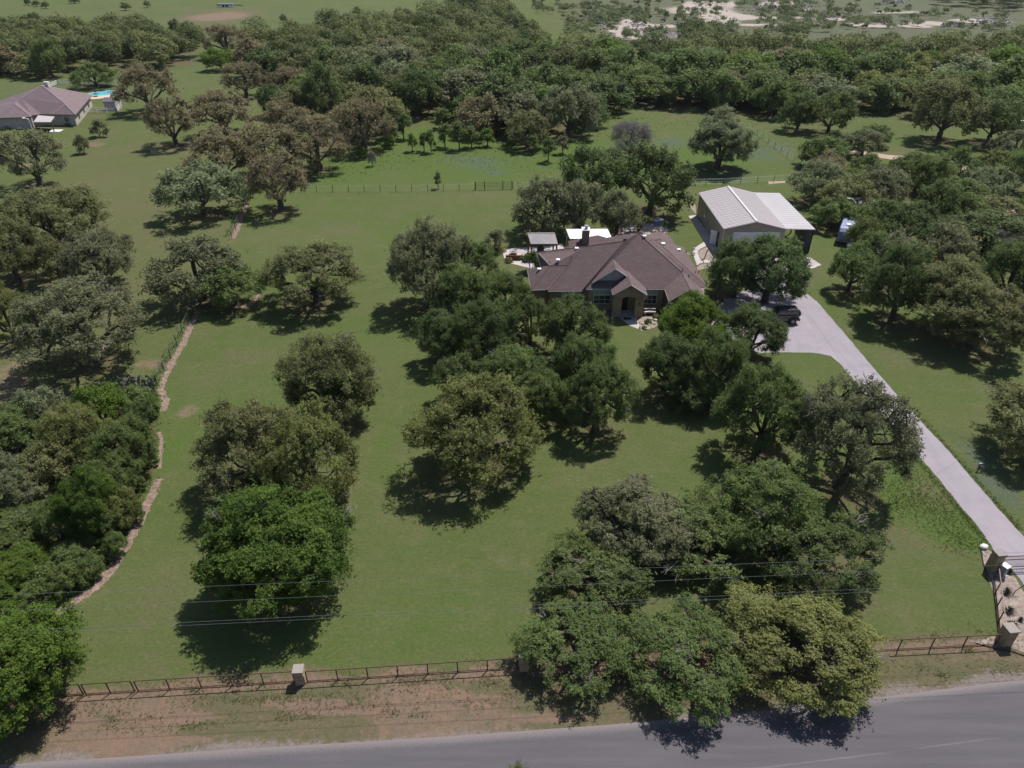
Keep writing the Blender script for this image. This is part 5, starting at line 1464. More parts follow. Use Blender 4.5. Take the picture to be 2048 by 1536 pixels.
# ================================================================== FRONT FENCE
F = [W(70, 1396), W(602, 1364), W(1046, 1337), W(1990, 1290)]
def pipe_fence(pts, n, label, h=1.05, rail='rust_pipe', toprail=None, name='pipe_fence', r=0.035, rails=(0.10, 1.05), mid=None):
    e = empty(name, (pts[0].x, pts[0].y, 0), label, 'fence')
    a, b = pts
    for i in range(n+1):
        p = a.lerp(b, i/n)
        MB().tube([(p.x, p.y, 0), (p.x, p.y, h)], r*1.15, 6).build('post', MAT[rail], e)
    for z in rails:
        MB().tube([(a.x, a.y, z), (b.x, b.y, z)], r*0.95, 6).build('rail', MAT[toprail if (toprail and z > .8) else rail], e)
    return e
L0, L1, L2, L3 = W(60, 1396), W(167, 1389.5), W(277, 1383), F[1]
pipe_fence((L0, L1), 2, 'short rusty pipe fence section left of the pipe gate, half under the bright tree')
gte = pipe_fence((L1+Vector((.18, 0, 0)), L2-Vector((.22, 0, 0))), 2, 'rusty pipe gate between two doubled posts at the left of the road fence', name='pipe_gate')
gte['category'] = 'gate'
pipe_fence((L2, L3-Vector((.4, 0, 0))), 5, 'rusty pipe fence between the pipe gate and the leftmost stone pillar')
pipe_fence((L3+Vector((.42, 0, 0)), F[2]-Vector((.4, 0, 0))), 7, 'rusty pipe fence between the two stone pillars on the road side')
pipe_fence((F[2]+Vector((.4, 0, 0)), F[3]), 14, 'rusty pipe fence running behind the roadside oaks to the corner pillar')
pipe_fence((W(1988, 1158), W(2001, 1272)), 4, 'faded pipe fence along the gravel bed between gate pillar and corner pillar', toprail='pale_pipe')
MB_e = None
def pillar(c, wd, h, label, seed, rz=0.06):
    e = empty('stone_pillar', (c.x, c.y, 0), label, 'pillar'); e.rotation_euler = (0, 0, rz)
    MB().box((0, 0, h/2), (wd, wd, h)).build('core', MAT['stone_wall'], e, local=True)
    MB().box((0, 0, h+.05), (wd+.14, wd+.14, .10)).build('cap', MAT['cap_stone'], e, local=True, bevel=.015)
    rg = random.Random(seed); z = 0
    while z < h-.05:
        hh = min(rg.uniform(.09, .2), h-z)
        for ax in range(4):
            x = -wd/2
            while x < wd/2-.02:
                w_ = min(rg.uniform(.16, .4), wd/2-x)
                if wd/2-x-w_ < .08: w_ = wd/2-x
                cx_, cy_ = x+w_/2, -wd/2-rg.uniform(0, .02)
                an = ax*PI/2
                MB().box((cx_*math.cos(an)-cy_*math.sin(an), cx_*math.sin(an)+cy_*math.cos(an), z+hh/2), (w_-.02, .05, hh-.02), an).build('stone', MAT['stone_block'], e, local=True)
                x += w_
        z += hh
pillar(Vector((F[1].x, F[1].y+.05, 0)), .52, 1.2, 'stone pillar with pale cap in the road fence, leftmost of them', 1)
pillar(Vector((F[2].x+.05, F[2].y+.05, 0)), .52, 1.2, 'stone pillar in the road fence at the left edge of the roadside oaks', 2)
pc3 = W(2023, 1256, 1.45); pillar(pc3, .66, 1.4, 'stone corner pillar on the gravel bed at the lower right', 3, 0.1)
pc4 = W(2000, 1105, 1.75); pillar(pc4, .60, 1.7, 'tall stone pillar holding the driveway gate', 4, 0.1)
gp = W(2002, 1150); gb = empty('gate_operator', (gp.x, gp.y, 0), 'grey metal gate-operator cabinet in front of the driveway gate pillar', 'cabinet')
MB().box((gp.x, gp.y, .5), (.42, .42, .9), .5).build('cabinet', MAT['grey_metal'], gb)
MB().box((gp.x, gp.y, .97), (.5, .5, .06), .5).build('lid', MAT['white_metal'], gb)
MB().box((gp.x, gp.y, .03), (.6, .6, .06), .5).build('base', MAT['concrete'], gb)
# driveway gate
ga, gbb = Vector((pc4.x+.35, pc4.y, 0)), Vector((pc4.x+5.2, pc4.y+.3, 0))
dgt = empty('driveway_gate', tuple(ga), 'dark brown steel driveway gate with upright bars', 'gate')
for z in (.18, .95, 1.3): MB().tube([(ga.x, ga.y, z), (gbb.x, gbb.y, z)], .035, 5).build('rail', MAT['rust_pipe'], dgt)
me_b = None
for i in range(38):
    p = ga.lerp(gbb, (i+.5)/38)
    o = MB().tube([(0, 0, .18), (0, 0, 1.3)], .014, 4) if me_b is None else None
    if me_b is None:
        ob = o.build('bar', MAT['rust_pipe'], dgt, local=True); me_b = ob.data
    else:
        ob = bpy.data.objects.new('bar', me_b); COL.objects.link(ob); ob.parent = dgt
    ob.location = (p.x-ga.x, p.y-ga.y, 0)
for t in (0, 1): p = ga.lerp(gbb, t); MB().tube([(p.x, p.y, 0), (p.x, p.y, 1.35)], .05, 6).build('end_post', MAT['rust_pipe'], dgt)
# steel edging of the lawn
ed = MB().tube([W(x, y, .03) for x, y in ((1962, 1100), (1967, 1130), (1976, 1150), (1986, 1168), (1990, 1205), (1996, 1262), (2002, 1285))], .045, 4)
tag(ed.build('lawn_edging', MAT['black']), 'dark curved edging between lawn and gravel bed', 'edging')
hz = MB().tube([W(x, y, .04) for x, y in ((1952, 1286), (1975, 1293), (2000, 1299), (2025, 1303), (2048, 1311), (2075, 1322))], .035, 5)
tag(hz.build('drain_hose', MAT['black']), 'black hose lying along the lower edge of the gravel bed', 'hose')
sp_ = W(2036, 1190); st_ = empty('marker_stake', (sp_.x, sp_.y, 0), 'thin leaning stake on the gravel near the gate', 'stake')
MB().tube([(sp_.x-.35, sp_.y, .03), (sp_.x-.3, sp_.y+.05, .35), (sp_.x+.3, sp_.y+.2, .9)], .03, 5).build('rod', MAT['rust_pipe'], st_)
rk = W(1967, 1096)
tag(MB().ball((rk.x, rk.y, .15), (.3, .25, .2), 8, 6, .1).build('boulder', MAT['white_paint']), 'white rock at the top corner of the gravel bed by the gate', 'rock')
def yucca(px, py, r, label, seed):
    p = W(px, py); rg = random.Random(seed); e = empty('yucca_plant', (p.x, p.y, 0), label, 'plant', 'yuccas on the gravel bed')
    m_ = MB()
    for i in range(90):
        an = rg.uniform(0, 2*PI); el = rg.uniform(.15, 1.45); L = r*rg.uniform(.8, 1.2); wv_ = .022
        d = Vector((math.cos(an)*math.cos(el), math.sin(an)*math.cos(el), math.sin(el))); s_ = Vector((-math.sin(an), math.cos(an), 0))
        b = Vector((p.x, p.y, .08)); mid = b+d*L*.5
        m_.poly([b-s_*wv_*.6, b+s_*wv_*.6, mid+s_*wv_, b+d*L-Vector((0, 0, L*.1)), mid-s_*wv_])
    m_.build('leaves', MAT['yucca'], e)
    MB().ball((p.x, p.y, .06), .1, 6, 4).build('stem', MAT['bark'], e)
yucca(2013, 1187, .50, 'spiky yucca on the gravel bed, nearest the gate cabinet', 1)
yucca(2017, 1224, .48, 'spiky yucca on the gravel bed, middle one of the row', 2)
yucca(2024, 1255, .52, 'spiky yucca half behind the corner pillar on the gravel bed', 3)
yucca(2040, 1241, .26, 'tiny dark spiky plant on the gravel right of the yucca row', 4)
yucca(2018, 1146, .30, 'small leafy plant beside the gate cabinet on the gravel', 5)

# ================================================================== WIRES
def wire_line(a, b, sag, r, label, group=None):
    e_pts = []
    A_w, B_w = a, b
    d = (B_w-A_w)
    P0, P1 = A_w-d*0.25, B_w+d*0.12
    n = 28
    pts = [P0.lerp(P1, i/n)-Vector((0, 0, sag*4*(i/n)*(1-i/n))) for i in range(n+1)]
    return tag(MB().tube(pts, r, 4).build('overhead_wire', MAT['cable']), label, 'wire', 'overhead wires along the road')
WR_ = [((0, 1190, 8.4), (1960, 1108, 8.4), 'overhead power wire above the front lawn, topmost in the picture'),
       ((0, 1222, 7.1), (1985, 1131, 7.1), 'overhead power wire above the front lawn, second from the top'),
       ((120, 1257, 5.5), (1985, 1165, 5.5), 'overhead cable crossing the round elm shadow, upper of the close pair'),
       ((120, 1263, 5.4), (1985, 1172, 5.4), 'overhead cable crossing the round elm shadow, lower of the close pair')]
ends = []
for a, b, lb in WR_:
    A_w, B_w = W(*a), W(*b)
    wire_line(A_w, B_w, 0.0, .010, lb)
    d = B_w-A_w; ends.append((A_w-d*.25, B_w+d*.12))
for k in (0, 1):
    c_ = sum((e_[k] for e_ in ends), Vector((0, 0, 0)))/4
    u = empty('utility_pole', (c_.x, c_.y, 0), ('wooden utility pole beyond the left picture edge', 'wooden utility pole beyond the right picture edge')[k], 'pole')
    MB().tube([(c_.x, c_.y, 0), (c_.x, c_.y, 9.2)], [.16, .11], 8).build('shaft', MAT['timber'], u)
    MB().box((c_.x, c_.y, 8.4), (.1, 2.0, .12)).build('crossarm', MAT['timber'], u)

# ================================================================== WIRE FENCES
def t_fence(pts, n, label, h=1.25, name='wire_fence', wires=(0.35, 0.7, 1.05, 1.2)):
    P = [W(x, y) for x, y in pts]
    e = empty(name, (P[0].x, P[0].y, 0), label, 'fence')
    Ls = [(b-a).length for a, b in zip(P[:-1], P[1:])]; tot = sum(Ls)
    def at(s):
        for a, b, l in zip(P[:-1], P[1:], Ls):
            if s <= l+1e-6: return a.lerp(b, min(1, s/l))
            s -= l
        return P[-1]
    me = None
    pw_ = [at(tot*i/n) for i in range(n+1)]
    for p in pw_:
        if me is None:
            o = MB().tube([(0, 0, 0), (0, 0, h)], .045, 5).build('post', MAT['post_green'], e, local=True); me = o.data
        else:
            o = bpy.data.objects.new('post', me); COL.objects.link(o); o.parent = e
        o.location = (p.x-P[0].x, p.y-P[0].y, 0)
    for z in wires:
        MB().tube([(p.x, p.y, z) for p in pw_], .010, 3).build('strand', MAT['wire'], e)
    return e
t_fence([(396, 606), (380, 640), (366, 668), (354, 693), (340, 720), (327, 745), (315, 770)], 7, 'wire fence on steel posts along the middle stretch of mulch path')
t_fence([(492, 412), (480, 440), (464, 478)], 4, 'wire fence on steel posts along the upper stretch of mulch path')
t_fence([(602, 385), (700, 384), (820, 384), (950, 380)], 11, 'wire fence at the rear lawn left of the green gate')
t_fence([(1026, 378), (1070, 377), (1140, 376)], 3, 'wire fence at the rear lawn right of the green gate')
t_fence([(1375, 372), (1450, 370), (1520, 366), (1580, 362)], 6, 'wire fence behind the metal building')
t_fence([(1503, 262), (1551, 297), (1575, 315), (1600, 335)], 8, 'wire fence slanting down across the right of the rear meadow')
a, b = W(951, 380), W(1024, 378)
rg_ = empty('field_gate', tuple(a), 'green tubular field gate in the rear wire fence', 'gate')
for t in (0, .25, .75, 1): p = a.lerp(b, t); MB().tube([(p.x, p.y, 0), (p.x, p.y, 1.5)], .07, 6).build('post', MAT['post_green'], rg_)
for z in (.3, .55, .8, 1.05, 1.3): MB().tube([(a.x, a.y, z), (b.x, b.y, z)], .025, 4).build('bar', MAT['post_green'], rg_)

# ================================================================== NEIGHBOURING HOUSE
Z2 = 2.6; s2 = 0.62
d0 = W(105, 229.5, Z2).y; dF = W(60, 234, Z2).y
FR, BR = W(150.5, 229.5, Z2), W(184, 190.4, Z2)
P2 = pf(83, 170.8, d0, s2, Z2); H2 = pf(129.7, 208.7, d0, s2, Z2); VB, VB2 = W(105, 228.5, Z2), W(82, 228.3, Z2)
K1 = pf(43.4, 196.5, d0, s2, Z2); K2 = pf(32.4, 202.6, d0, s2, Z2); K3 = W(63.6, 230.8, Z2); K4 = W(62.4, 233.8, Z2); K5 = pf(29, 208.5, dF, s2, Z2); K6 = W(-14, 236.5, Z2); K7 = W(-38, 215, Z2)
nh = empty('neighbour_house', (W(90, 235).x, W(90, 235).y, 0), 'neighbouring house with mauve hip roof and pale stone walls at the upper left', 'house')
fc = [[FR, BR, P2, H2], [FR, H2, VB], [VB, H2, P2, K1, VB2], [K1, K2, K3, VB2], [K2, K5, K4, K3], [K5, K6, K4], [P2, K7, K6, K5, K2, K1]]
m_ = MB()
for f in fc: m_.slab(f, .16)
m_.build('roof', MAT['shingle2'], nh)
for a, b in ((P2, H2), (H2, FR), (H2, VB), (K5, K4), (K2, K3), (K1, VB2), (P2, K1), (P2, BR)):
    MB().tube([a, b], .12, 4).build('ridge_cap', mottled('pale_mauve_cap', (.30, .22, .235), (.34, .25, .26)) if 'cap2' not in MAT else MAT['cap2'], nh)
bkx = Vector((W(83, 171, Z2).x, BR.y+3, 0))
pl2 = inset([K6, K4, Vector((K4.x, K3.y, 0)), K3, VB2, VB, FR, BR, bkx, K7], 0.5)
MB().prism(pl2, 0, Z2-.1).build('wall', mottled('pale_limestone_wall', (.34, .30, .28), (.46, .42, .39), 1.5, .9, .2, (.40, .31, .27), .4), nh)
# windows in its right-hand wall
dirw = (BR-FR).normalized(); nrm = Vector((dirw.y, -dirw.x, 0))
for t in (0.22, 0.5, 0.78):
    c_ = FR.lerp(BR, t)-nrm*0.46
    wo = MB().box((c_.x, c_.y, 1.45), (1.5, .1, 1.3), math.atan2(dirw.y, dirw.x)).build('window', MAT['trim'], nh)
    c_ = c_+nrm*0.07
    sub(MB().box((c_.x, c_.y, 1.45), (1.3, .06, 1.12), math.atan2(dirw.y, dirw.x)).build('pane', MAT['glass']), wo)
yy = FR.y+.42
window(Wd(130, 243, yy).x, Wd(138, 243, yy).x, .9, 2.0, yy, nh, 2, 1)
yy = K4.y+.4
for a, b in ((22, 32), (4, 10)): window(Wd(a, 245, yy).x, Wd(b, 245, yy).x, .9, 2.1, yy, nh, 2, 1)
cq = [W(76, 230.5, 2.5), W(109, 233, 2.5), W(101, 244, 2.2), W(67, 244, 2.2)]
MB().slab([cq[3], cq[2], cq[1], cq[0]], .12).build('porch_cover', MAT['barn_roof'], nh)
for p in (cq[2], cq[3]): MB().box((p.x, p.y+.2, 1.05), (.18, .18, 2.1)).build('porch_post', MAT['timber'], nh)
ctp = P2+Vector((.4, 1.5, 0)); MB().box((ctp.x, ctp.y, P2.z-.1), (1.1, 1.0, 1.3)).build('chimney', MAT['trim'], nh)
p = W(112, 262); MB().box((p.x, p.y, .05), (2.4, 2.0, .1)).build('door_step', MAT['white_metal'], nh)
# swimming pool
c_ = W(207, 187)
pool = empty('swimming_pool', (c_.x, c_.y, 0), 'turquoise kidney-shaped swimming pool beside the neighbouring house', 'pool')
def blob(c, rx, ry, ph, n=28): return [(c.x+rx*math.cos(2*PI*i/n)*(1+.12*math.sin(4*PI*i/n+ph)), c.y+ry*math.sin(2*PI*i/n)*(1+.10*math.cos(6*PI*i/n))) for i in range(n)]
MB().prism(blob(W(209, 189.5), 4.8, 6.0, 0), 0, .05).build('deck', mottled('tan_pool_deck', (.42, .31, .24), (.48, .37, .30), 1), pool)
MB().prism(blob(W(207, 186.5), 3.9, 4.0, 0), .03, .062).build('coping', MAT['concrete'], pool)
MB().prism(blob(W(207, 186.5), 3.6, 3.6, 0), .04, .07).build('water', MAT['water'], pool)
um = W(193, 193); ue = empty('patio_umbrella', (um.x, um.y, 0), 'closed dark umbrella over a round table at the pool deck', 'umbrella')
MB().tube([(um.x, um.y, 0), (um.x, um.y, 2.6)], .05, 6).build('pole', MAT['black'], ue)
MB().tube([(um.x, um.y, 1.2), (um.x, um.y, 2.6)], [.35, .05], 8).build('canopy', MAT['post_green'], ue)
MB().disc((um.x, um.y, .7), .8, (0, 0, 1), .06).build('table_top', MAT['timber'], ue)
# shed
sq = W(222, 222); sh = empty('garden_shed', (sq.x, sq.y, 0), 'small grey garden shed with dark roof beside the pool fence', 'shed')
MB().box((sq.x, sq.y+1.5, 1.1), (2.8, 2.8, 2.2)).build('wall', MAT['fascia'], sh)
MB().slab([(sq.x-1.6, sq.y-.1, 2.2), (sq.x+1.6, sq.y-.1, 2.2), (sq.x+1.6, sq.y+1.5, 3.0), (sq.x-1.6, sq.y+1.5, 3.0)], .1).slab([(sq.x-1.6, sq.y+1.5, 3.0), (sq.x+1.6, sq.y+1.5, 3.0), (sq.x+1.6, sq.y+3.1, 2.2), (sq.x-1.6, sq.y+3.1, 2.2)], .1).build('roof', mottled('dark_grey_roof', (.10, .095, .105), (.14, .13, .145)), sh)
def picket(pts, label, n):
    P = [W(x, y) for x, y in pts]; e = empty('rail_fence', (P[0].x, P[0].y, 0), label, 'fence')
    for a, b in zip(P[:-1], P[1:]):
        for z in (.35, .75, 1.15):
            m = (a+b)/2; MB().box((m.x, m.y, z), ((b-a).length, .05, .12), math.atan2(b.y-a.y, b.x-a.x)).build('rail', MAT['white_paint'], e)
        k = max(1, round((b-a).length/2.4))
        for i in range(k+1):
            p = a.lerp(b, i/k); MB().box((p.x, p.y, .65), (.13, .13, 1.3)).build('post', MAT['white_paint'], e)
picket([(103, 175), (116, 169), (170, 169), (232, 170)], 'white rail fence round the far side of the neighbouring pool', 10)
picket([(174, 226), (235, 226), (244, 214)], 'white rail fence on the near side of the garden shed', 8)
lp = W(66, 262); lm = empty('yard_light', (lp.x, lp.y, 0), 'white yard light on a pole before the neighbouring house', 'light')
MB().tube([(lp.x, lp.y, 0), (lp.x-.1, lp.y, 2.6), (lp.x-.9, lp.y, 2.9)], .07, 6).build('pole', MAT['white_paint'], lm)
MB().ball((lp.x-1.1, lp.y, 2.85), (.4, .3, .12), 8, 5).build('lamp_head', MAT['white_paint'], lm)
lp = W(69, 150); lm = empty('flood_light', (lp.x, lp.y, 0), 'tall thin light pole behind the neighbouring house', 'light')
MB().tube([(lp.x, lp.y, 0), (lp.x, lp.y, 5.2)], .07, 6).build('pole', MAT['grey_metal'], lm)
MB().ball((lp.x, lp.y, 5.3), (.35, .35, .3), 8, 5).build('lamp_head', MAT['white_paint'], lm)
for px in (5, 20): 
    p = W(px, 262); 
flower_bush(12, 260, 1.2, 1.0, MAT['yucca'], 'dark low shrub bed before the neighbouring house', seed=11)
flower_bush(135, 252, 0.9, .8, MAT['yucca'], 'dark shrubs under the corner window of the neighbouring house', seed=12)

# ================================================================== VEHICLES
def wheel(e, x, y, r, wd, name='wheel', axis=(0, 1, 0), z=None):
    z = r if z is None else z
    o = MB().disc((x, y, z), r, axis, wd, 18).build(name, MAT['black'], e, local=True)
    s = 1 if y > 0 else -1
    off = Vector(axis)*(wd/2+.01)*(s if axis == (0, 1, 0) else 1)
    ri = MB().disc((x+off.x, y+off.y, z), r*.55, axis, .03, 12).build('rim', MAT['grey_metal']); ri.parent = o
    return o
# squared off-road vehicle, nose to -x in its own frame
jp = W(1569, 645); jp = Vector((31.75, 75.2, 0.016))
jeep = empty('offroad_vehicle', tuple(jp), 'dark boxy off-road vehicle with rear spare wheel parked by the driveway edge', 'vehicle')
jeep.rotation_euler = (0, 0, R(3))
def loft(e, name, mat, secs, bevel=0.05):
    """secs: list of (x, halfwidth, z0, z1) sections along x"""
    m_ = MB()
    for x, hw, za, zb in secs: m_.v += [(x, -hw, za), (x, hw, za), (x, hw, zb), (x, -hw, zb)]
    n = len(secs)
    for i in range(n-1):
        for k in range(4): m_.f.append((4*i+k, 4*i+(k+1) % 4, 4*i+4+(k+1) % 4, 4*i+4+k))
    m_.f.append((3, 2, 1, 0)); b = 4*(n-1); m_.f.append((b, b+1, b+2, b+3))
    o = m_.build(name, MAT[mat], e, local=True, bevel=bevel); return o
body = loft(jeep, 'body', 'bronze_paint', [(-2.15, .62, .62, 1.05), (-2.05, .68, .55, 1.12), (-.85, .76, .50, 1.20), (-.80, .78, .48, 1.18), (2.0, .78, .48, 1.18), (2.05, .74, .52, 1.14)], .04)
hoodb = MB().box((-1.45, 0, 1.17), (1.15, 1.1, .06)).build('hood', MAT['bronze_paint'], jeep, local=True, bevel=.02)
cab = loft(jeep, 'cabin', 'dark_paint', [(-.72, .70, 1.18, 1.20), (-.38, .64, 1.18, 1.78), (-.2, .64, 1.18, 1.84), (1.95, .64, 1.18, 1.84), (2.03, .66, 1.18, 1.74)], .04)
for s in (-1, 1):
    for xa_, xb_ in ((-.28, .52), (.62, 1.22), (1.30, 1.92)):
        o = MB().box(((xa_+xb_)/2, s*.672, 1.50), (xb_-xa_, .02, .42)).build('side_window', MAT['glass'], jeep, local=True)
    MB().box((.1, s*.79, .82), (.95, .03, .66)).build('door', MAT['bronze_paint'], jeep, local=True, bevel=.01)
    MB().box((1.05, s*.79, .82), (.80, .03, .66)).build('door', MAT['bronze_paint'], jeep, local=True, bevel=.01)
    for xx in (.45, 1.35): MB().box((xx, s*.825, .98), (.14, .03, .035)).build('door_handle', MAT['black'], jeep, local=True)
    MB().box((-.55, s*.92, 1.28), (.08, .2, .18)).build('mirror', MAT['black'], jeep, local=True)
    for xw in (-1.5, 1.42):
        pts = [(xw-.56, s*.84, .55), (xw-.42, s*.84, .86), (xw-.1, s*.84, .96), (xw+.2, s*.84, .96), (xw+.45, s*.84, .86), (xw+.6, s*.84, .55)]
        MB().tube(pts, .085, 6).build('fender', MAT['black'], jeep, local=True)
        wheel(jeep, xw, s*.72, .41, .28)
    MB().box((-2.17, s*.42, .92), (.04, .2, .2)).build('headlight', MAT['white_metal'], jeep, local=True)
    MB().box((2.07, s*.68, .98), (.04, .12, .22)).build('tail_light', MAT['red_paint'], jeep, local=True)
MB().box((-.55, 0, 1.50), (.05, 1.2, .5)).build('windscreen', MAT['glass'], jeep, local=True)
MB().box((-2.3, 0, .62), (.2, 1.6, .18)).build('front_bumper', MAT['black'], jeep, local=True)
MB().box((2.18, 0, .58), (.2, 1.6, .2)).build('rear_bumper', MAT['black'], jeep, local=True)
MB().disc((2.24, -.05, 1.12), .40, (1, 0, 0), .26, 18).build('spare_wheel', MAT['black'], jeep, local=True)
MB().disc((2.38, -.05, 1.12), .39, (1, 0, 0), .02, 18).build('spare_cover', MAT['white_metal'], jeep, local=True)
MB().box((.9, 0, 1.86), (1.9, 1.15, .03)).build('roof_panel', MAT['dark_paint'], jeep, local=True, bevel=.01)

def car(px, py, rz, paint, label, truck=False, z=0):
    p = W(px, py); e = empty('pickup_truck' if truck else 'parked_car', (p.x, p.y, z), label, 'truck' if truck else 'car'); e.rotation_euler = (0, 0, rz)
    loft(e, 'body', paint, [(-2.2, .7, .45, .75), (-2.0, .85, .35, .88), (-.9, .9, .35, .98), (1.8, .9, .35, 1.0), (2.2, .82, .45, .9)], .08)
    if truck: loft(e, 'cabin', paint, [(-1.0, .78, .98, 1.0), (-.5, .7, .98, 1.6), (.5, .7, .98, 1.62), (.7, .76, .98, 1.0)], .06)
    else: loft(e, 'cabin', paint, [(-1.0, .78, .98, 1.0), (-.4, .68, .98, 1.45), (1.0, .68, .98, 1.48), (1.7, .76, .98, 1.02)], .06)
    for s in (-1, 1):
        MB().box((.2 if not truck else 0, s*.74, 1.22), (1.3 if not truck else .8, .03, .3)).build('side_window', MAT['glass'], e, local=True)
        for xw in (-1.4, 1.35): wheel(e, xw, s*.8, .34, .22)
    return e
car(1915, 410, .9, 'white_car', 'white car parked on the grass in the right woodland')
car(1941, 412, 1.4, 'white_car', 'white pickup under the oaks next to the white car', True)
car(2044, 362, .4, 'dark_paint', 'dark car under trees at the right picture edge')
car(1724, 500, .2, 'white_car', 'white car glimpsed under trees behind the travel trailer')
# travel trailer
tp = W(1690, 478); tv = empty('travel_trailer', (tp.x, tp.y, 0), 'rounded blue and grey travel trailer under trees right of the carport', 'trailer')
tv.rotation_euler = (0, 0, R(62)); tv.scale = (.85, .85, .85)
loft(tv, 'body', 'blue_paint', [(-3.6, .9, .9, 1.5), (-3.3, 1.1, .6, 2.3), (-2.6, 1.2, .5, 2.9), (3.2, 1.2, .5, 2.95), (3.5, 1.15, .55, 2.7)], .15)
loft(tv, 'skirt', 'fascia', [(-3.35, 1.12, .55, 1.15), (-2.6, 1.22, .45, 1.15), (3.2, 1.22, .45, 1.15)], .05)
MB().box((-1.0, 0, 2.98), (.8, .7, .25)).build('roof_unit', MAT['white_metal'], tv, local=True, bevel=.04)
for s in (-1, 1):
    for x_ in (-.45, .45): wheel(tv, x_+.6, s*1.1, .35, .2)
    MB().box((-1.6, s*1.215, 1.9), (1.0, .03, .6)).build('window', MAT['glass'], tv, local=True)
MB().tube([(-3.5, .4, .6), (-4.6, 0, .5), (-3.5, -.4, .6)], .05, 5).build('drawbar', MAT['black'], tv, local=True)
cp = W(2042, 258); cv = empty('covered_boat', (cp.x, cp.y, 0), 'grey covered boat on a trailer at the right picture edge before the woods', 'boat')
loft(cv, 'cover', 'grey_metal', [(-3.2, .3, .9, 1.2), (-2, 1.1, .8, 2.0), (1.5, 1.3, .8, 2.5), (3.0, 1.2, .9, 1.9)], .12)
for s in (-1, 1): wheel(cv, .8, s*1.0, .34, .2)
MB().box((0, 0, .6), (5.5, .3, .15)).build('trailer_frame', MAT['black'], cv, local=True)
up = W(1720, 432); uc = empty('metal_canopy', (up.x, up.y, 0), 'white canopy roof glimpsed under the trees above the travel trailer', 'canopy')
MB().slab([(up.x-2.2, up.y-1.6, 2.3), (up.x+2.2, up.y-1.6, 2.3), (up.x+2.2, up.y+1.6, 2.6), (up.x-2.2, up.y+1.6, 2.6)], .06).build('roof', MAT['white_metal'], uc)
for sx in (-2, 2):
    for sy in (-1.4, 1.4): MB().tube([(up.x+sx, up.y+sy, 0), (up.x+sx, up.y+sy, 2.35)], .05, 5).build('post', MAT['white_metal'], uc)
rp = W(1764, 366); rt_ = empty('garden_tractor', (rp.x, rp.y, 0), 'small red garden tractor among the right woodland trees', 'tractor')
loft(rt_, 'body', 'red_paint', [(-.9, .3, .35, .8), (-.1, .35, .35, .9), (0, .4, .3, .45), (.8, .45, .3, .55)], .04)
MB().box((.35, 0, .75), (.4, .45, .4)).build('seat', MAT['black'], rt_, local=True)
for s in (-1, 1): wheel(rt_, .5, s*.5, .32, .22); wheel(rt_, -.65, s*.4, .22, .16)
# trailer far out on the pasture
fp = W(452, 14); fl = empty('flatbed_trailer', (fp.x, fp.y, 0), 'dark flatbed trailer standing on the far pasture above the bare patch', 'trailer')
MB().box((fp.x, fp.y, 1.2), (9, 3.2, .8)).build('bed', MAT['blue_paint'], fl)
MB().tube([(fp.x+4.5, fp.y, 1), (fp.x+9.5, fp.y, .8)], .2, 5).build('drawbar', MAT['black'], fl)
for xx in (-1, 1): MB().disc((fp.x+xx, fp.y-1.4, .6), .6, (0, 1, 0), .4, 10).build('wheel', MAT['black'], fl)

# ================================================================== small yard things and rocks
p = W(1955, 941)
ms = empty('path_marker', (p.x, p.y, 0), 'short marker post on the bluish flower patch right of the driveway', 'post')
MB().tube([(p.x, p.y, 0), (p.x, p.y, .7)], .045, 6).build('stem', MAT['timber'], ms); MB().box((p.x, p.y, .72), (.26, .12, .16)).build('head', MAT['blue_paint'], ms)
p = W(1645, 652)
tag(MB().box((W(1666, 760).x, W(1666, 640).y, .03), (.01, .01, .01)).build('scrap', MAT['rock']), 'tiny pale chip of stone on the grass right of the driveway', 'stone')
bpy.data.objects.remove(bpy.data.objects['scrap'])
p = W(1380, 768)
# prickly pear patch
def pears():
    rg = random.Random(4); m_ = MB()
    for i in range(420):
        p = W(rg.uniform(222, 312), rg.uniform(758, 790)); 
        r_ = rg.uniform(.07, .13); an = rg.uniform(0, PI); z = rg.uniform(.1, .55)
        u = Vector((math.cos(an), math.sin(an), 0)); v = Vector((rg.uniform(-.3, .3), rg.uniform(-.3, .3), 1)).normalized(); n_ = u.cross(v)*.02
        ring = [Vector((p.x, p.y, z))+u*r_*math.cos(2*PI*k/8)+v*r_*1.35*math.sin(2*PI*k/8) for k in range(8)]
        m_.poly([q_+n_ for q_ in ring]); m_.poly([q_-n_ for q_ in reversed(ring)])
    return tag(m_.build('prickly_pear', MAT['cactus']), 'grey-green prickly pear cactus spreading at the top of the left thicket', 'cactus', None, 'stuff')
pears()
def rubble(name, label, spots, seed):
    rg = random.Random(seed); m_ = MB()
    for px, py, sx, sy, n, r_ in spots:
        for _ in range(n):
            p = W(px+rg.gauss(0, sx), py+rg.gauss(0, sy)); rr_ = r_*rg.uniform(.5, 1.4)
            m_.ball((p.x, p.y, rr_*.3), (rr_, rr_*.8, rr_*.7), 5, 4, .25, rg)
    return tag(m_.build(name, MAT['boulder']), label, 'rocks', None, 'stuff')
rubble('quarry_rubble', 'broken pale limestone rubble strewn over the quarry ground', ((1350, 73, 16, 5, 260, .5), (1392, 48, 40, 3, 160, .6), (1530, 14, 24, 6, 220, .55), (1600, 12, 20, 6, 140, .55), (1980, 45, 20, 5, 220, .6), (1785, 5, 14, 2, 70, .6), (1660, 30, 10, 4, 60, .6), (1280, 55, 14, 8, 70, .5), (1900, 52, 12, 2, 50, .6), (1205, 45, 6, 10, 30, .6)), 3)
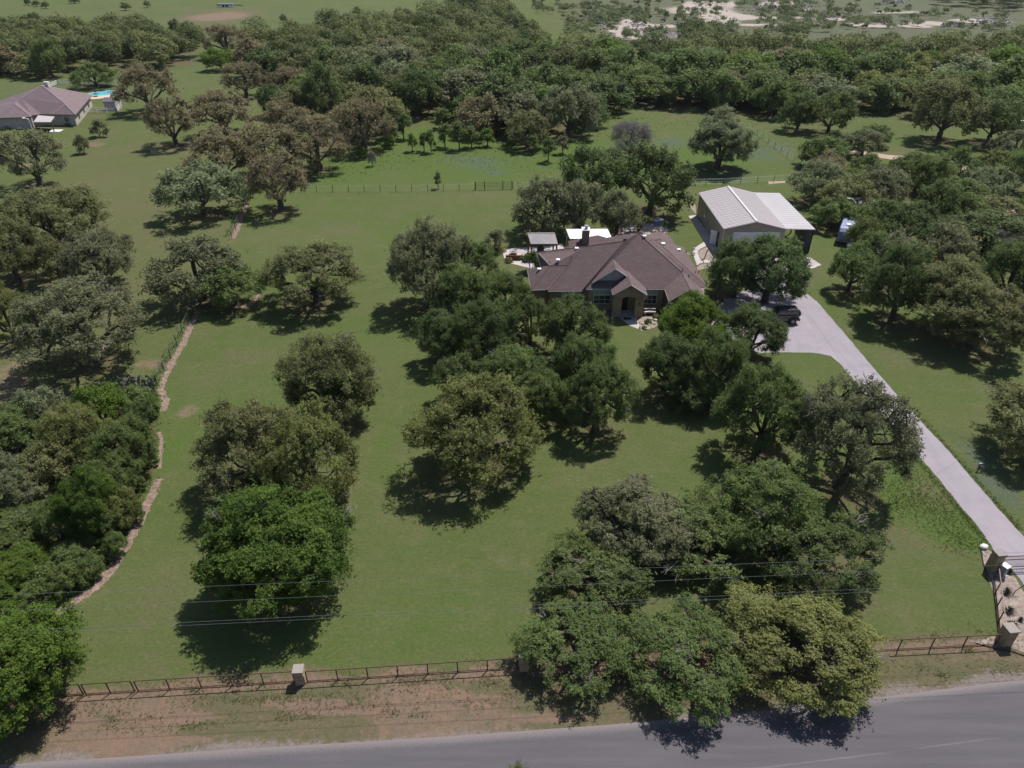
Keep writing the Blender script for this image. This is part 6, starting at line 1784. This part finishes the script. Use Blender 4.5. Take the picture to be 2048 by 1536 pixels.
rubble('patio_stones', 'rough edging stones round the stone patio', ((1240, 465, 2, 4, 16, .22), (1332, 462, 1.5, 5, 16, .2), (1275, 452, 16, 1.5, 24, .2), (1376, 512, 3, 3, 14, .2), (1386, 505, 1, 4, 10, .2)), 5)

# bark chips on the mulch path
rg = np.random.default_rng(12)
Cc = []
for l, wd in mulch_lines:
    P_ = [W(*q_) for q_ in l]
    for a, b in zip(P_[:-1], P_[1:]):
        n = int((b-a).length*26)
        t = rg.random(n)
        Cc.append(np.stack([a.x+(b.x-a.x)*t+rg.normal(size=n)*wd*.55, a.y+(b.y-a.y)*t+rg.normal(size=n)*wd*.25, np.full(n, .02)], 1))
Cc = np.concatenate(Cc); n = len(Cc)
A = rg.normal(size=(n, 3))*[1, 1, .25]; A /= np.linalg.norm(A, axis=1)[:, None]; B = np.cross(A, [0, 0, 1.]); B /= np.linalg.norm(B, axis=1)[:, None]
s_ = rg.uniform(.04, .10, n)[:, None]
Vx = np.stack([Cc+A*s_, Cc+B*s_*.5, Cc-A*s_, Cc-B*s_*.5], 1).reshape(-1, 3)
me = np_mesh('bark_chips', Vx, np.arange(n*4), np.arange(n)*4, np.full(n, 4), mottled('pale_bark_chip', (.34, .24, .20), (.20, .13, .11), 6, .95))
o = bpy.data.objects.new('bark_chips', me); COL.objects.link(o); tag(o, 'loose bark chips lying along the left mulch path', 'mulch', None, 'stuff')

# ================================================================== AIR
hb = MB().box((0, 1600, 20.2), (8800, 6200, 42.4)).build('haze', MAT['glass'])
hm = bpy.data.materials.new('summer_haze'); hm.use_nodes = True
hn = hm.node_tree; hn.nodes.remove(hn.nodes['Principled BSDF'])
pvn = hn.nodes.new('ShaderNodeVolumePrincipled'); pvn.inputs['Color'].default_value = (0.86, 0.93, 1.0, 1); pvn.inputs['Density'].default_value = 0.00004; pvn.inputs['Anisotropy'].default_value = 0.2
hn.links.new(pvn.outputs[0], hn.nodes['Material Output'].inputs['Volume'])
hb.data.materials[0] = hm
tag(hb, kind='stuff')
